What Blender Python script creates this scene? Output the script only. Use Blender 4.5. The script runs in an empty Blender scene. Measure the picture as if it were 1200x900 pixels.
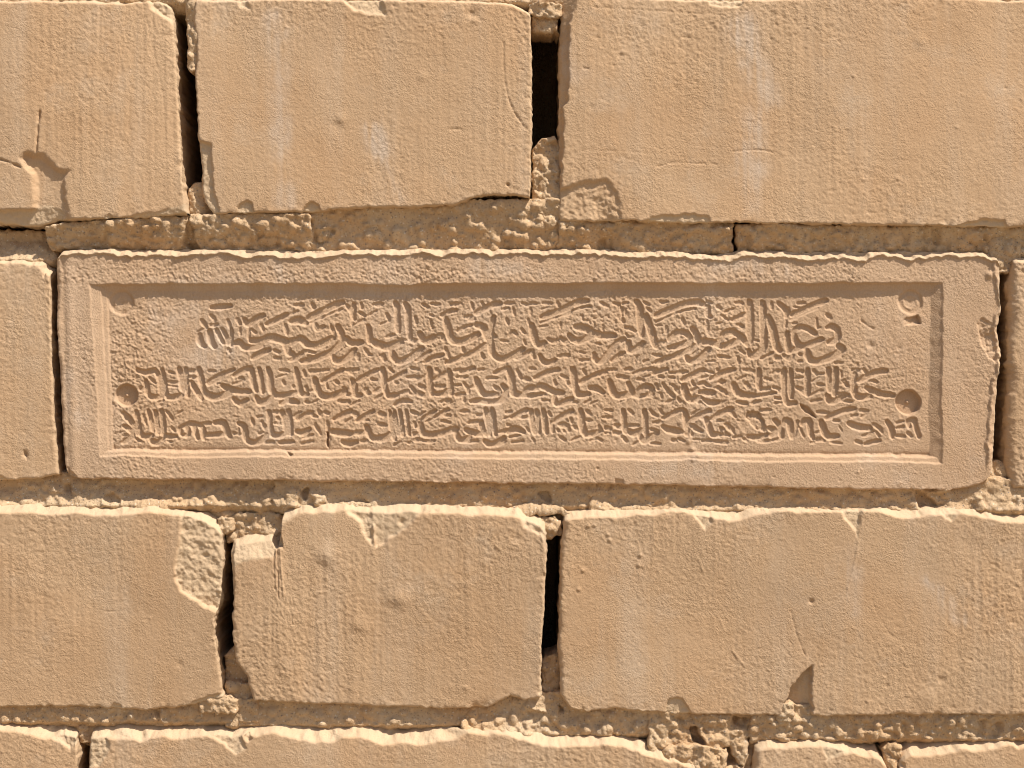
import bpy, math, random
import numpy as np
random.seed(7)
S = 0.0003                      # metres per photo pixel on the brick faces
CX, CY, CZ = 600.0, 450.0, 1.30 # the photo's centre on the wall stands 1.30 m above the ground
scene = bpy.context.scene

# ------------------------------------------------------------------ camera
CAM_D = 0.60
cam_d = bpy.data.cameras.new('camera')
cam_d.sensor_width = 36.0
cam_d.lens = 36.0 * CAM_D / (1200 * S)
cam_d.clip_start = 0.01
cam_d.clip_end = 500.0
cam = bpy.data.objects.new('camera', cam_d)
scene.collection.objects.link(cam)
cam.location = (0, -CAM_D, CZ)
cam.rotation_euler = (math.radians(90), 0, 0)
scene.camera = cam

# ------------------------------------------------------------------ sky and sun
sv = np.array([0.45, -0.33, 0.83]); sv /= np.linalg.norm(sv)     # towards the sun
el = math.asin(sv[2]); rot = math.atan2(sv[0], sv[1])
world = bpy.data.worlds.new('World'); scene.world = world
world.use_nodes = True
nt = world.node_tree
sky = nt.nodes.new('ShaderNodeTexSky'); sky.sky_type = 'NISHITA'
sky.sun_disc = False; sky.sun_elevation = el; sky.sun_rotation = rot
sky.dust_density = 2.0
bg = nt.nodes['Background']; bg.inputs['Strength'].default_value = 0.09
nt.links.new(sky.outputs[0], bg.inputs['Color'])
sun_d = bpy.data.lights.new('sun', 'SUN')
sun_d.energy = 5.0; sun_d.angle = math.radians(0.5); sun_d.color = (1.0, 0.94, 0.85)
sun = bpy.data.objects.new('sun', sun_d); scene.collection.objects.link(sun)
from mathutils import Vector
sun.rotation_euler = Vector(tuple(sv)).to_track_quat('Z', 'Y').to_euler()
sun.location = (2, -2, 5)
scene.view_settings.view_transform = 'Standard'
scene.view_settings.look = 'None'
scene.view_settings.gamma = 1.0
scene.view_settings.exposure = 0.34
scene.cycles.pixel_filter_type = 'BLACKMAN_HARRIS'; scene.cycles.filter_width = 1.05
scene.cycles.max_bounces = 8
scene.cycles.diffuse_bounces = 5

# ------------------------------------------------------------------ noise fields (periodic 1024 px tiles, unit deviation)
N = 1024
def field(seed, sx, sy=None):
    sy = sx if sy is None else sy
    r = np.random.default_rng(seed).standard_normal((N, N))
    fy = np.fft.fftfreq(N)[:, None]; fx = np.fft.fftfreq(N)[None, :]
    k = np.exp(-2 * (math.pi ** 2) * ((fx * sx) ** 2 + (fy * sy) ** 2))
    o = np.fft.ifft2(np.fft.fft2(r) * k).real
    return ((o - o.mean()) / o.std()).astype(np.float32)
F = {'g1': field(1, .75), 'g2': field(2, 1.6), 'g2b': field(3, 1.9), 'g4': field(4, 3.4), 'g6': field(5, 5.5),
     'g12': field(6, 11), 'g25': field(7, 24), 'g80': field(8, 75), 'st': field(9, 1.3, 34), 'st2': field(10, 5, 70),
     'g9': field(11, 8)}
def samp(name, X, Y, off=(0, 0)):
    f = F[name]
    x = X + off[0]; y = Y + off[1]
    xi = np.floor(x).astype(int); yi = np.floor(y).astype(int)
    fx = (x - xi).astype(np.float32); fy = (y - yi).astype(np.float32)
    x0 = xi % N; x1 = (xi + 1) % N; y0 = yi % N; y1 = (yi + 1) % N
    return (f[y0, x0] * (1 - fx) + f[y0, x1] * fx) * (1 - fy) + (f[y1, x0] * (1 - fx) + f[y1, x1] * fx) * fy
def sstep(t):
    t = np.clip(t, 0, 1); return t * t * (3 - 2 * t)

# ------------------------------------------------------------------ rasters of relief (depth behind the face, in px)
class Raster:
    def __init__(s, x0, y0, x1, y1, res):
        s.x0, s.y0, s.res = x0, y0, res
        s.w = int((x1 - x0) / res) + 1; s.h = int((y1 - y0) / res) + 1
        s.a = np.zeros((s.h, s.w), np.float32)
    def box(s, x0, y0, x1, y1):
        i0 = max(0, int((x0 - s.x0) / s.res)); i1 = min(s.w, int((x1 - s.x0) / s.res) + 2)
        j0 = max(0, int((y0 - s.y0) / s.res)); j1 = min(s.h, int((y1 - s.y0) / s.res) + 2)
        if i1 <= i0 or j1 <= j0: return None
        X, Y = np.meshgrid(s.x0 + np.arange(i0, i1) * s.res, s.y0 + np.arange(j0, j1) * s.res)
        return (slice(j0, j1), slice(i0, i1)), X, Y
    def get(s, X, Y):
        x = (X - s.x0) / s.res; y = (Y - s.y0) / s.res
        ok = (x >= 0) & (y >= 0) & (x < s.w - 1) & (y < s.h - 1)
        x = np.clip(x, 0, s.w - 1.001); y = np.clip(y, 0, s.h - 1.001)
        xi = x.astype(int); yi = y.astype(int); fx = x - xi; fy = y - yi
        a = s.a
        v = (a[yi, xi] * (1 - fx) + a[yi, xi + 1] * fx) * (1 - fy) + (a[yi + 1, xi] * (1 - fx) + a[yi + 1, xi + 1] * fx) * fy
        return np.where(ok, v, 0)
def seg_dist(X, Y, P):
    d = np.full(X.shape, 1e9)
    if len(P) == 1: P = [P[0], P[0]]
    for (ax, ay), (bx, by) in zip(P[:-1], P[1:]):
        vx, vy = bx - ax, by - ay; L = vx * vx + vy * vy + 1e-9
        t = np.clip(((X - ax) * vx + (Y - ay) * vy) / L, 0, 1)
        d = np.minimum(d, np.hypot(X - ax - t * vx, Y - ay - t * vy))
    return d
def poly_sd(X, Y, P):            # positive inside
    d = seg_dist(X, Y, list(P) + [P[0]])
    ins = np.zeros(X.shape, bool)
    for (ax, ay), (bx, by) in zip(P, list(P[1:]) + [P[0]]):
        c = ((ay > Y) != (by > Y)) & (X < (bx - ax) * (Y - ay) / (by - ay + 1e-12) + ax)
        ins ^= c
    return np.where(ins, d, -d)
def seg_dist_t(X, Y, P):
    d = np.full(X.shape, 1e9); tt = np.zeros(X.shape)
    if len(P) == 1: P = [P[0], P[0]]
    A = np.array(P, float); L = np.hypot(*np.diff(A, axis=0).T) + 1e-9; C = np.r_[0, np.cumsum(L)]
    for i in range(len(P) - 1):
        (ax, ay), (bx, by) = P[i], P[i + 1]; vx, vy = bx - ax, by - ay
        t = np.clip(((X - ax) * vx + (Y - ay) * vy) / (L[i] ** 2), 0, 1)
        q = np.hypot(X - ax - t * vx, Y - ay - t * vy); m = q < d
        d = np.where(m, q, d); tt = np.where(m, C[i] + t * L[i], tt)
    return d, tt, C[-1]
def curve(P):
    if len(P) < 3: return P
    Q = [P[0]] + list(P) + [P[-1]]; out = []
    for i in range(1, len(Q) - 2):
        p0, p1, p2, p3 = [np.array(q, float) for q in Q[i - 1:i + 3]]
        for k in range(4):
            t = k / 4
            out.append(tuple(.5 * ((2 * p1) + (-p0 + p2) * t + (2 * p0 - 5 * p1 + 4 * p2 - p3) * t * t + (-p0 + 3 * p1 - 3 * p2 + p3) * t ** 3)))
    out.append(tuple(P[-1])); return out

# relief on the plain bricks and on the mortar
FR = Raster(-60, -60, 1260, 960, 1.0); FP = Raster(-60, -60, 1260, 960, 1.0)
def chip(P, depth, edge=2.0, rough=0.5, slope=(0, 0), R=FR, pale=.8):
    xs = [p[0] for p in P]; ys = [p[1] for p in P]
    b = R.box(min(xs) - 3, min(ys) - 3, max(xs) + 3, max(ys) + 3)
    if b is None: return
    sl, X, Y = b
    wob = .55 * samp('g4', X, Y, (31, 77)) + .45 * samp('g2', X, Y, (5, 9))
    sd = poly_sd(X, Y, P) + wob
    cx, cy = sum(xs) / len(xs), sum(ys) / len(ys)
    d = depth + slope[0] * (X - cx) + slope[1] * (Y - cy) + rough * (.5 * samp('g6', X, Y, (7, 3)) + .45 * samp('g2', X, Y) + .3 * samp('g1', X, Y))
    d = np.maximum(d, 0) * sstep(sd / edge)
    R.a[sl] = np.maximum(R.a[sl], d)
    if R is FR: FP.a[sl] = np.maximum(FP.a[sl], pale * sstep(sd / 2))
def scratch(P, w, depth, R=FR):
    xs = [p[0] for p in P]; ys = [p[1] for p in P]
    b = R.box(min(xs) - 4, min(ys) - 4, max(xs) + 4, max(ys) + 4)
    if b is None: return
    sl, X, Y = b
    d = seg_dist(X, Y, curve(P)) + .3 * samp('g2', X, Y)
    R.a[sl] += depth * np.exp(-(d / (w * .6)) ** 2)
FC = Raster(-60, -60, 1260, 960, 1.0)
def chalk(P, w, amt):            # pale salt bloom left by running water
    xs = [p[0] for p in P]; ys = [p[1] for p in P]
    b = FC.box(min(xs) - 3 * w, min(ys) - 3 * w, max(xs) + 3 * w, max(ys) + 3 * w)
    sl, X, Y = b
    d = seg_dist(X, Y, curve(P)) + w * .35 * samp('g12', X, Y, (5, 6))
    FC.a[sl] = np.maximum(FC.a[sl], amt * np.exp(-(d / w) ** 2) * np.clip(.8 + .35 * samp('g6', X, Y) + .3 * samp('st', X, Y), 0, 1.4))
def bump(x, y, r, h, R=FR):
    b = R.box(x - 3 * r, y - 3 * r, x + 3 * r, y + 3 * r)
    if b is None: return
    sl, X, Y = b
    R.a[sl] -= h * np.exp(-((X - x) ** 2 + (Y - y) ** 2) / (r * r * .8))

# ------------------------------------------------------------------ materials
def new_mat(name):
    m = bpy.data.materials.new(name); m.use_nodes = True
    b = m.node_tree.nodes['Principled BSDF']
    b.inputs['Roughness'].default_value = 0.92
    if 'Specular IOR Level' in b.inputs: b.inputs['Specular IOR Level'].default_value = 0.12
    return m, m.node_tree, b
def clay(name, base, warm, pale, grain=1500, bumpd=0.00026, dark=None, speck=0.0):
    m, t, b = new_mat(name); L = t.links.new
    tc = t.nodes.new('ShaderNodeTexCoord'); geo = t.nodes.new('ShaderNodeNewGeometry')
    pos = geo.outputs['Position']
    def noise(scale, detail=4, rough=.6, sc=None):
        n = t.nodes.new('ShaderNodeTexNoise'); n.inputs['Scale'].default_value = scale
        n.inputs['Detail'].default_value = detail; n.inputs['Roughness'].default_value = rough
        if sc:
            mp = t.nodes.new('ShaderNodeMapping'); mp.inputs['Scale'].default_value = sc
            L(pos, mp.inputs['Vector']); L(mp.outputs[0], n.inputs['Vector'])
        else: L(pos, n.inputs['Vector'])
        return n.outputs['Fac']
    def ramp(f, a, c):
        r = t.nodes.new('ShaderNodeMapRange'); r.inputs['From Min'].default_value = a; r.inputs['From Max'].default_value = c
        L(f, r.inputs['Value']); return r.outputs[0]
    def mix(f, a, c, k=1.0):
        x = t.nodes.new('ShaderNodeMix'); x.data_type = 'RGBA'
        if k != 1.0:
            mm = t.nodes.new('ShaderNodeMath'); mm.operation = 'MULTIPLY'; L(f, mm.inputs[0]); mm.inputs[1].default_value = k; f = mm.outputs[0]
        L(f, x.inputs['Factor'])
        for v, s in ((a, 'A'), (c, 'B')):
            i = [q for q in x.inputs if q.name == s and q.type == 'RGBA'][0]
            if isinstance(v, tuple): i.default_value = (*v, 1)
            else: L(v, i)
        return [q for q in x.outputs if q.type == 'RGBA'][0]
    c = mix(ramp(noise(22, 3), .38, .62), base, warm)
    c = mix(ramp(noise(60, 5, .65, (1, 1, .12)), .50, .72), c, pale, .55)         # vertical wash streaks
    c = mix(ramp(noise(38, 6, .7), .54, .72), c, pale, .65)
    c = mix(ramp(noise(16, 3, .6, (1.6, 1, .5)), .42, .66), c, tuple(v * .88 for v in base), .7)
    c = mix(ramp(noise(grain, 3, .6), .35, .7), c, tuple(v * .80 for v in warm), .35)
    at = t.nodes.new('ShaderNodeAttribute'); at.attribute_name = 'broken'  # paler clay of fresh breaks, plus sunlit brightness painted on the upper ledges
    c = mix(at.outputs['Fac'], c, (.56, .43, .285), .7)
    ng = t.nodes.new('ShaderNodeMath'); ng.operation = 'MULTIPLY'; ng.use_clamp = True; L(at.outputs['Fac'], ng.inputs[0]); ng.inputs[1].default_value = -1
    c = mix(ng.outputs[0], c, (.53, .43, .34), .9)
    if speck > 0:
        for sc, col, th in ((480, (.13, .12, .12), .17), (640, (.64, .58, .47), .20), (1200, (.20, .13, .07), .26)):
            v = t.nodes.new('ShaderNodeTexVoronoi'); v.inputs['Scale'].default_value = sc; L(pos, v.inputs['Vector'])
            c = mix(ramp(v.outputs['Distance'], th, th * .55), c, col, speck)
    L(c, b.inputs['Base Color'])
    bn = t.nodes.new('ShaderNodeBump'); bn.inputs['Distance'].default_value = bumpd; bn.inputs['Strength'].default_value = 1
    f1 = noise(1500, 2, .75); f2 = ramp(noise(70, 3, .6), .3, .7)
    mm = t.nodes.new('ShaderNodeMath'); mm.operation = 'MULTIPLY_ADD'; L(f2, mm.inputs[0]); mm.inputs[1].default_value = .8; mm.inputs[2].default_value = .45
    m2 = t.nodes.new('ShaderNodeMath'); m2.operation = 'MULTIPLY'; L(mm.outputs[0], m2.inputs[0]); L(f1, m2.inputs[1])
    L(m2.outputs[0], bn.inputs['Height']); L(bn.outputs[0], b.inputs['Normal'])
    return m
M_BRICK = clay('fired_clay', (.512, .349, .212), (.488, .314, .179), (.52, .405, .295))
M_TAB = clay('pressed_clay', (.512, .354, .228), (.48, .316, .193), (.54, .415, .31), bumpd=.0003)
M_MORT = clay('lime_mortar', (.53, .38, .235), (.50, .325, .18), (.56, .46, .33), bumpd=.0004, speck=.75)
M_GROUND = clay('sandy_ground', (.42, .33, .22), (.38, .29, .18), (.48, .39, .28), grain=60, bumpd=.002)

# ------------------------------------------------------------------ objects
def link(o, parent=None):
    scene.collection.objects.link(o)
    if parent: o.parent = parent
    return o
def W(X, Y, D):                    # px and depth -> metres
    return np.stack([(X - CX) * S, D * S, (CY - Y) * S + CZ], -1)
def grid_mesh(name, V, quads, mat, origin, normals=None, attr=None):
    used = np.unique(quads)
    remap = np.zeros(len(V), np.int64); remap[used] = np.arange(len(used))
    q = remap[quads]; v = V[used] - np.array(origin)
    me = bpy.data.meshes.new(name)
    me.vertices.add(len(v)); me.vertices.foreach_set('co', v.astype(np.float32).ravel())
    me.loops.add(q.size); me.loops.foreach_set('vertex_index', q.astype(np.int32).ravel())
    me.polygons.add(len(q)); me.polygons.foreach_set('loop_start', np.arange(0, q.size, 4, dtype=np.int32))
    me.update(calc_edges=True)
    me.polygons.foreach_set('use_smooth', np.ones(len(q), bool))
    me.materials.append(mat); me.update()
    if attr is not None:
        at = me.attributes.new('broken', 'FLOAT', 'POINT'); at.data.foreach_set('value', attr[used].astype(np.float32))  # fracture paleness and the ledges' painted sunlight share this attribute
    if normals is not None:
        me.normals_split_custom_set_from_vertices(normals[used].tolist())
    return me
def polyline_at(P, t):
    P = np.array(P, float); d = np.r_[0, np.cumsum(np.hypot(*np.diff(P, axis=0).T))]; d /= d[-1]
    return np.interp(t, d, P[:, 0]), np.interp(t, d, P[:, 1]), None
def axis(a, b, lo, hi, sp):
    out = [a]; x = a
    while x < b:
        st = sp if lo <= x <= hi else min(sp * 10, max(sp, (lo - x) * .5 if x < lo else (x - hi) * .5 + sp))
        x += st; out.append(min(x, b))
    if len(out) > 2 and out[-1] - out[-2] < 1e-6: out.pop()
    return (np.array(out) - a) / (b - a)
PALE = {}
SK = [0, .6, 1.5, 3, 6, 11, 18, 30, 50, 80, 120, 170, 300]
def patch(T, B, L, R, sp, depthfn, rads=(3, 3, 3, 3), jit=1.0, seed=0, deep=300, roughside=1.0):
    """Coons surface between four outlines, relief from depthfn, rounded arrises and sides going back into the wall."""
    Lp = [T[0]] + list(L) + [B[0]]; Rp = [T[-1]] + list(R) + [B[-1]]
    u = axis(min(T[0][0], B[0][0]), max(T[-1][0], B[-1][0]), -25, 1225, sp)
    v = axis(min(T[0][1], T[-1][1]), max(B[0][1], B[-1][1]), -25, 925, sp)
    tx, ty, _ = polyline_at(T, u); bx, by, _ = polyline_at(B, u)
    lx, ly, _ = polyline_at(Lp, v); rx, ry, _ = polyline_at(Rp, v)
    def jn(a, c, k):
        return jit * (.45 * samp('g12', a, c, (k, seed * 37)) + .25 * samp('g4', a, c, (k * 3, seed * 11)) + .42 * samp('g2', a, c, (k, seed)))
    tS = ty.copy()
    fu = sstep(np.minimum(u, 1 - u) * 40); fv = sstep(np.minimum(v, 1 - v) * 25)
    ty = ty + jn(tx, ty, 5) * fu; by = by + jn(bx, by, 6) * fu
    lx = lx + jn(lx, ly, 7) * fv * .8; rx = rx + jn(rx, ry, 8) * fv * .8
    U, Vv = np.meshgrid(u, v)
    c00 = (tx[0], ty[0]); c10 = (tx[-1], ty[-1]); c01 = (bx[0], by[0]); c11 = (bx[-1], by[-1])
    lx[0], ly[0] = c00; lx[-1], ly[-1] = c01; rx[0], ry[0] = c10; rx[-1], ry[-1] = c11
    def coons(t, b, l, r, i):
        return ((1 - Vv) * t[None, :] + Vv * b[None, :] + (1 - U) * l[:, None] + U * r[:, None]
                - ((1 - U) * (1 - Vv) * c00[i] + U * (1 - Vv) * c10[i] + (1 - U) * Vv * c01[i] + U * Vv * c11[i]))
    X = coons(tx, bx, lx, rx, 0); Y = coons(ty, by, ly, ry, 1)
    eT = Y - tS[None, :]; eB = by[None, :] - Y; eL = X - lx[:, None]; eR = rx[:, None] - X
    D = depthfn(X, Y, eT, eB, eL, eR)
    def rnd(e, r, k):
        rr = r * np.clip(1 + .25 * samp('g12', X * 1.0, Y * 1.0, (k * 50, seed * 91)), .35, 2.2) + .01
        q = np.clip(1 - e / rr, 0, 1)
        return rr * (1 - np.sqrt(np.clip(1 - q * q, 0, 1))) * 0.9
    D = D + np.maximum.reduce([rnd(eL, rads[0], 1), rnd(eR, rads[1], 2), rnd(eT, rads[2], 3), rnd(eB, rads[3], 4)])
    k = len(SK) - 1
    Xp = np.pad(X, k, mode='edge'); Yp = np.pad(Y, k, mode='edge'); Dp = np.pad(D, k, mode='edge')
    sk = np.array(SK[1:], float); sk = sk[sk <= deep]; sk = np.r_[sk, [deep] * (k - len(sk))]
    h, w = Xp.shape
    ex = np.zeros((h, w))
    for i in range(k):
        d = sk[i]
        for sl in ((slice(k, h - k), k - 1 - i), (slice(k, h - k), w - k + i), (k - 1 - i, slice(k, w - k)), (h - k + i, slice(k, w - k))):
            base = Dp[sl]
            Dp[sl] = base + d
            n = roughside * (.5 * samp('g2', Xp[sl] + d * 1.3, Yp[sl] + d * .7) + .8 * samp('g6', Xp[sl] + d, Yp[sl] - d)) * min(1, d / 6)
            if sl[0] == slice(k, h - k): Xp[sl] = Xp[sl] + n * (1 if sl[1] < k else -1) + (0.012 * d if sl[1] < k else -0.012 * d)
            else: Yp[sl] = Yp[sl] + n * (1 if sl[0] < k else -1)
    V = W(Xp, Yp, Dp).reshape(-1, 3)
    idx = np.arange(h * w).reshape(h, w)
    a = idx[:-1, :-1]; b_ = idx[:-1, 1:]; c = idx[1:, 1:]; d_ = idx[1:, :-1]
    Q = np.stack([a, d_, c, b_], -1)
    keep = np.ones((h - 1, w - 1), bool)
    keep[:k, :k] = keep[:k, -k:] = keep[-k:, :k] = keep[-k:, -k:] = False
    cxx = (Xp[:-1, :-1] + Xp[1:, 1:]) / 2; cyy = (Yp[:-1, :-1] + Yp[1:, 1:]) / 2
    A = np.pad(PALE['a'], k, mode='edge').ravel() if PALE.get('a') is not None else np.zeros(h * w)
    PALE['a'] = None
    return V, Q, keep, cxx, cyy, (h, w, k), A
def obj_from_patch(name, res, mat, parent, label=None):
    V, Q, keep = res[:3]
    q = Q[keep]; used = V[q.ravel()]
    org = (used.min(0) + used.max(0)) / 2; org[1] = 0
    me = grid_mesh(name, V, q, mat, org, None, res[6])
    o = link(bpy.data.objects.new(name, me), parent)
    base = np.array(parent.location) if parent else np.zeros(3)
    o.location = tuple(org - base)
    if label: o['label'] = label
    return o

wall = bpy.data.objects.new('brick_wall', None); link(wall)
wall.location = (0, 0, 0); wall.empty_display_size = .2
wall['label'] = 'sunlit wall of pale tan clay bricks with crumbling lime mortar around the inscribed plaque'
wall['category'] = 'brick wall'

chalk([(868, 30), (880, 80), (895, 115), (885, 160), (880, 250)], 13, .55); chalk([(325, 20), (328, 120), (332, 235)], 13, .4)
chalk([(436, 150), (452, 190), (470, 235)], 9, .5); chalk([(1085, 680), (1108, 705), (1128, 728)], 7, .55); chalk([(1000, 640), (995, 720)], 12, .35)
chalk([(240, 395), (235, 415)], 20, .35); chalk([(560, 310), (640, 318)], 14, .3); chalk([(840, 305), (920, 315)], 14, .4); chalk([(860, 545), (760, 552)], 12, .3); chalk([(320, 305), (330, 320)], 14, .45)
chalk([(180, 330), (480, 345)], 9, .25); chalk([(80, 440), (95, 500)], 9, .3); chalk([(180, 365), (260, 375)], 18, .25); chalk([(660, 60), (675, 90)], 10, .4)
# ---- chips, cracks, dents and scratches traced on the brick faces
chip([(22, 186), (27, 177), (45, 176), (58, 184), (70, 197), (85, 200), (79, 212), (80, 235), (85, 250), (92, 275), (50, 275), (40, 262), (38, 225), (36, 205), (28, 196)], 6.5, 8, .2, (-.05, -.015), pale=.05)
chip([(-60, 246), (38, 245), (60, 238), (78, 250), (64, 290), (-60, 290)], 10, 3, .6, (0, .25))
chip([(136, 256), (180, 249), (200, 243), (222, 238), (222, 270), (130, 270)], 3.5, 2, .8, (0, .3))
chip([(122, 256), (130, 249), (136, 258)], 3, 1.5, .3)
scratch([(47, 130), (45, 150), (43, 178)], 1.3, 4); scratch([(-30, 180), (0, 187), (12, 191), (24, 196)], 1.4, 4)
scratch([(170, 20), (180, 60), (192, 120), (196, 200)], 1.2, .5); scratch([(10, 200), (22, 228)], 1, .4)
chip([(190, -20), (200, 0), (215, 20), (204, 30), (175, 10), (170, -20)], 5, 5, 1.0)
chip([(222, 160), (240, 166), (248, 168), (249, 182), (251, 215), (256, 238), (260, 260), (222, 260)], 5, 2.5, .6, (-.1, 0))
chip([(278, 243), (290, 233), (296, 236), (300, 262), (274, 262)], 4, 1.5, .3); chip([(354, 245), (364, 235), (374, 240), (380, 260), (350, 260)], 4, 1.5, .3)
chip([(400, -20), (403, 4), (414, 13), (432, 19), (455, 20), (452, 8), (440, -20)], 5, 5, .7, (0, -.15))
chip([(272, -20), (280, 8), (296, 15), (292, 2), (285, -20)], 3, 4, .5)
chip([(590, -20), (605, 4), (622, 22), (630, 10), (630, -20)], 5, 4, .8, (0, -.2))
bump(553, 17, 6, -2.6); bump(556, 24, 4, 1.0); scratch([(590, 50), (591, 90), (598, 122), (613, 148)], 1.4, 1.1)
bump(595, 217, 1.8, -5); scratch([(594, 130), (594, 215)], 1, .35); bump(400, 140, 7, 1.3); bump(396, 148, 8, -1.0)
scratch([(528, 152), (538, 151), (545, 156)], 1.6, .9); bump(496, 90, 6, .8); bump(104, 88, 2.6, 1.0); bump(96, 116, 2.5, -1)
chip([(650, -40), (678, -20), (677, 10), (668, 28), (667, 118), (661, 126), (661, 150), (657, 232), (648, 235)], 9, 3, .3, (-.7, 0), pale=.1)
chip([(640, 226), (672, 214), (690, 210), (712, 208), (722, 220), (729, 238), (732, 275), (640, 275)], 4.2, 5, .7, (-.05, 0), pale=.15)
chip([(690, 236), (700, 226), (712, 232), (722, 255), (735, 275), (690, 275)], 5, 5, 1.0, pale=.25)
chip([(748, 262), (765, 254), (800, 250), (830, 252), (835, 275), (745, 275)], 3, 2, .3); chip([(1120, 264), (1150, 256), (1176, 258), (1186, 275), (1110, 275)], 4, 2, .5)
scratch([(770, 196), (788, 191), (812, 192), (840, 193)], 1.2, .9); scratch([(680, 176), (730, 178), (770, 181)], 1, .3)
scratch([(858, 178), (885, 176), (905, 179)], 1.2, .9); scratch([(685, 8), (740, 11), (800, 15), (850, 18)], 1, .6)
scratch([(800, 43), (820, 47)], 1.3, .9); scratch([(684, 80), (690, 81)], 1.3, 1.2); bump(730, 61, 3, 1.2); bump(726, 66, 3, -.8); bump(1078, 48, 7, .9); bump(693, 126, 3, -.9)
chip([(820, -20), (830, 6), (846, 11), (870, 8), (880, -20)], 3, 3, .7)
for x, y in ((600, 3), (645, 690), (755, 595), (1000, 90), (1120, 150), (930, 60), (880, 140), (1050, 210)): bump(x, y, 2.5, .8)
bump(29, 533, 3, -3); scratch([(28, 528), (31, 539)], 1.5, 2); chip([(44, 312), (52, 310), (58, 318), (50, 324)], 6, 2, .5)
chip([(-60, 556), (0, 557), (12, 562), (-20, 580), (-60, 580)], 4, 2, .5)
chip([(212, 590), (238, 585), (275, 585), (275, 718), (250, 716), (232, 706), (212, 693), (206, 680), (205, 660), (209, 640), (213, 612)], 6.5, 2.2, 1.0, (.12, .02))
chip([(225, 822), (245, 815), (262, 812), (262, 845), (220, 845)], 3, 2, .6); chip([(120, 834), (133, 822), (142, 826), (145, 845), (118, 845)], 3, 1.5, .3)
bump(66, 725, 3, .7); bump(177, 724, 2, .8); bump(211, 778, 4, -.8); scratch([(125, 716), (135, 716)], 1.2, .8)
chip([(262, 605), (290, 605), (330, 600), (326, 640), (322, 654), (300, 655), (285, 658), (272, 668), (262, 660)], 8, 2.0, .6, (-.03, -.42))
chip([(316, 600), (331, 596), (332, 640), (325, 642)], 10, 2, .4)
chip([(331, 585), (350, 588), (356, 597), (345, 606), (331, 615)], 3.5, 1.5, .3, (0, -.2))
chip([(436, 580), (500, 592), (496, 601), (478, 618), (441, 642), (438, 620), (434, 600)], 4, 2, .3)
chip([(400, 575), (434, 585), (440, 600), (440, 645), (428, 632), (420, 612), (406, 602)], 5.5, 5, 1.2, (0, -.1))
bump(471, 611, 3.2, -3); scratch([(322, 645), (322, 668), (323, 690)], 1.2, 1.6); scratch([(329, 640), (331, 670), (334, 704)], 1.5, -1.2); scratch([(326, 640), (327, 700)], 1.0, 1.2)
bump(384, 650, 13, 2.4); bump(378, 664, 9, -.6); bump(468, 701, 12, 2.0); bump(460, 711, 7, -.8); bump(422, 732, 13, 1.5); bump(416, 741, 6, -.8); bump(470, 758, 5, -.6)
chip([(612, 618), (630, 626), (642, 640), (650, 612), (640, 585), (600, 585)], 3, 4, 1.0); bump(604, 630, 6, -.9); bump(604, 637, 4, .8); bump(546, 806, 4, 1)
chip([(628, 840), (634, 780), (650, 770), (650, 840)], 2.5, 3, .7)
chip([(780, 828), (784, 818), (800, 817), (810, 835), (812, 850), (776, 850)], 3.5, 1.5, .3)
chip([(952, 779), (940, 788), (926, 808), (913, 845), (956, 850), (951, 818), (953, 792)], 13, 2.0, .8, (-.35, 0))
scratch([(926, 716), (933, 742), (943, 768)], 1.2, 1.0); scratch([(1020, 702), (1032, 728), (1046, 746), (1054, 744)], 1.2, .4)
chip([(975, 585), (1012, 585), (1006, 618), (1004, 634), (997, 620), (986, 606)], 4, 4, .6, (0, -.1))
scratch([(1004, 632), (1001, 655), (992, 690)], 1.2, -.7); bump(950, 704, 2.6, -3.2); bump(1084, 817, 13, 1.4); bump(1102, 796, 4, -1.6); bump(1134, 640, 12, -.8)
chip([(806, 585), (812, 605), (826, 620), (836, 612), (832, 585)], 3, 4, .8); chip([(1090, 585), (1100, 604), (1112, 611), (1124, 600), (1120, 585)], 3, 4, .7)
for x, y in ((750, 650), (748, 662), (689, 616), (696, 615), (712, 626), (714, 632), (683, 668), (678, 690)): bump(x, y, 2.2, 1.5); bump(x - 1, y + 3, 2.0, -.6)
scratch([(985, 738), (992, 735)], 1.5, -.6); scratch([(998, 735), (1005, 738)], 1.5, -.6); scratch([(840, 720), (850, 740)], 1.3, -.5)
scratch([(858, 762), (866, 772), (872, 780)], 1.5, -1); scratch([(818, 655), (826, 675)], 1.3, -.8); scratch([(960, 780), (975, 778)], 1.5, -.5)
chip([(60, 845), (85, 850), (92, 870), (82, 880), (70, 868), (50, 862)], 4, 4, 1.0)
chip([(225, 840), (240, 862), (262, 872), (277, 884), (290, 876), (284, 862), (300, 848), (290, 840)], 5, 3, 1.0, (0, -.15)); chip([(286, 862), (291, 856), (298, 864), (292, 872)], 5, 1.5, .3)
chip([(100, 845), (128, 852), (130, 876), (118, 900), (100, 900)], 3, 5, 1.0)
chip([(1020, 870), (1030, 878), (1040, 900), (1060, 900), (1050, 870)], 4, 3, .8)
chip([(968, 895), (985, 885), (1010, 882), (1030, 878), (1040, 860), (960, 860)], 2, 3, .5)
rg = random.Random(3)
for _ in range(420):                                       # small pits and grains everywhere
    bump(rg.uniform(0, 1200), rg.uniform(0, 900), rg.uniform(.9, 1.8), rg.choice((-1, -1, 1)) * rg.uniform(.3, .8))
for _ in range(26):                                        # short tool marks
    x, y = rg.uniform(0, 1200), rg.uniform(0, 900); a = rg.uniform(0, 3.14); l = rg.uniform(4, 14)
    scratch([(x, y), (x + l * .5 * math.cos(a) + 1, y + l * .5 * math.sin(a)), (x + l * math.cos(a), y + l * math.sin(a) + 1)], 1.2, rg.choice((-1, 1)) * rg.uniform(.15, .4))

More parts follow.
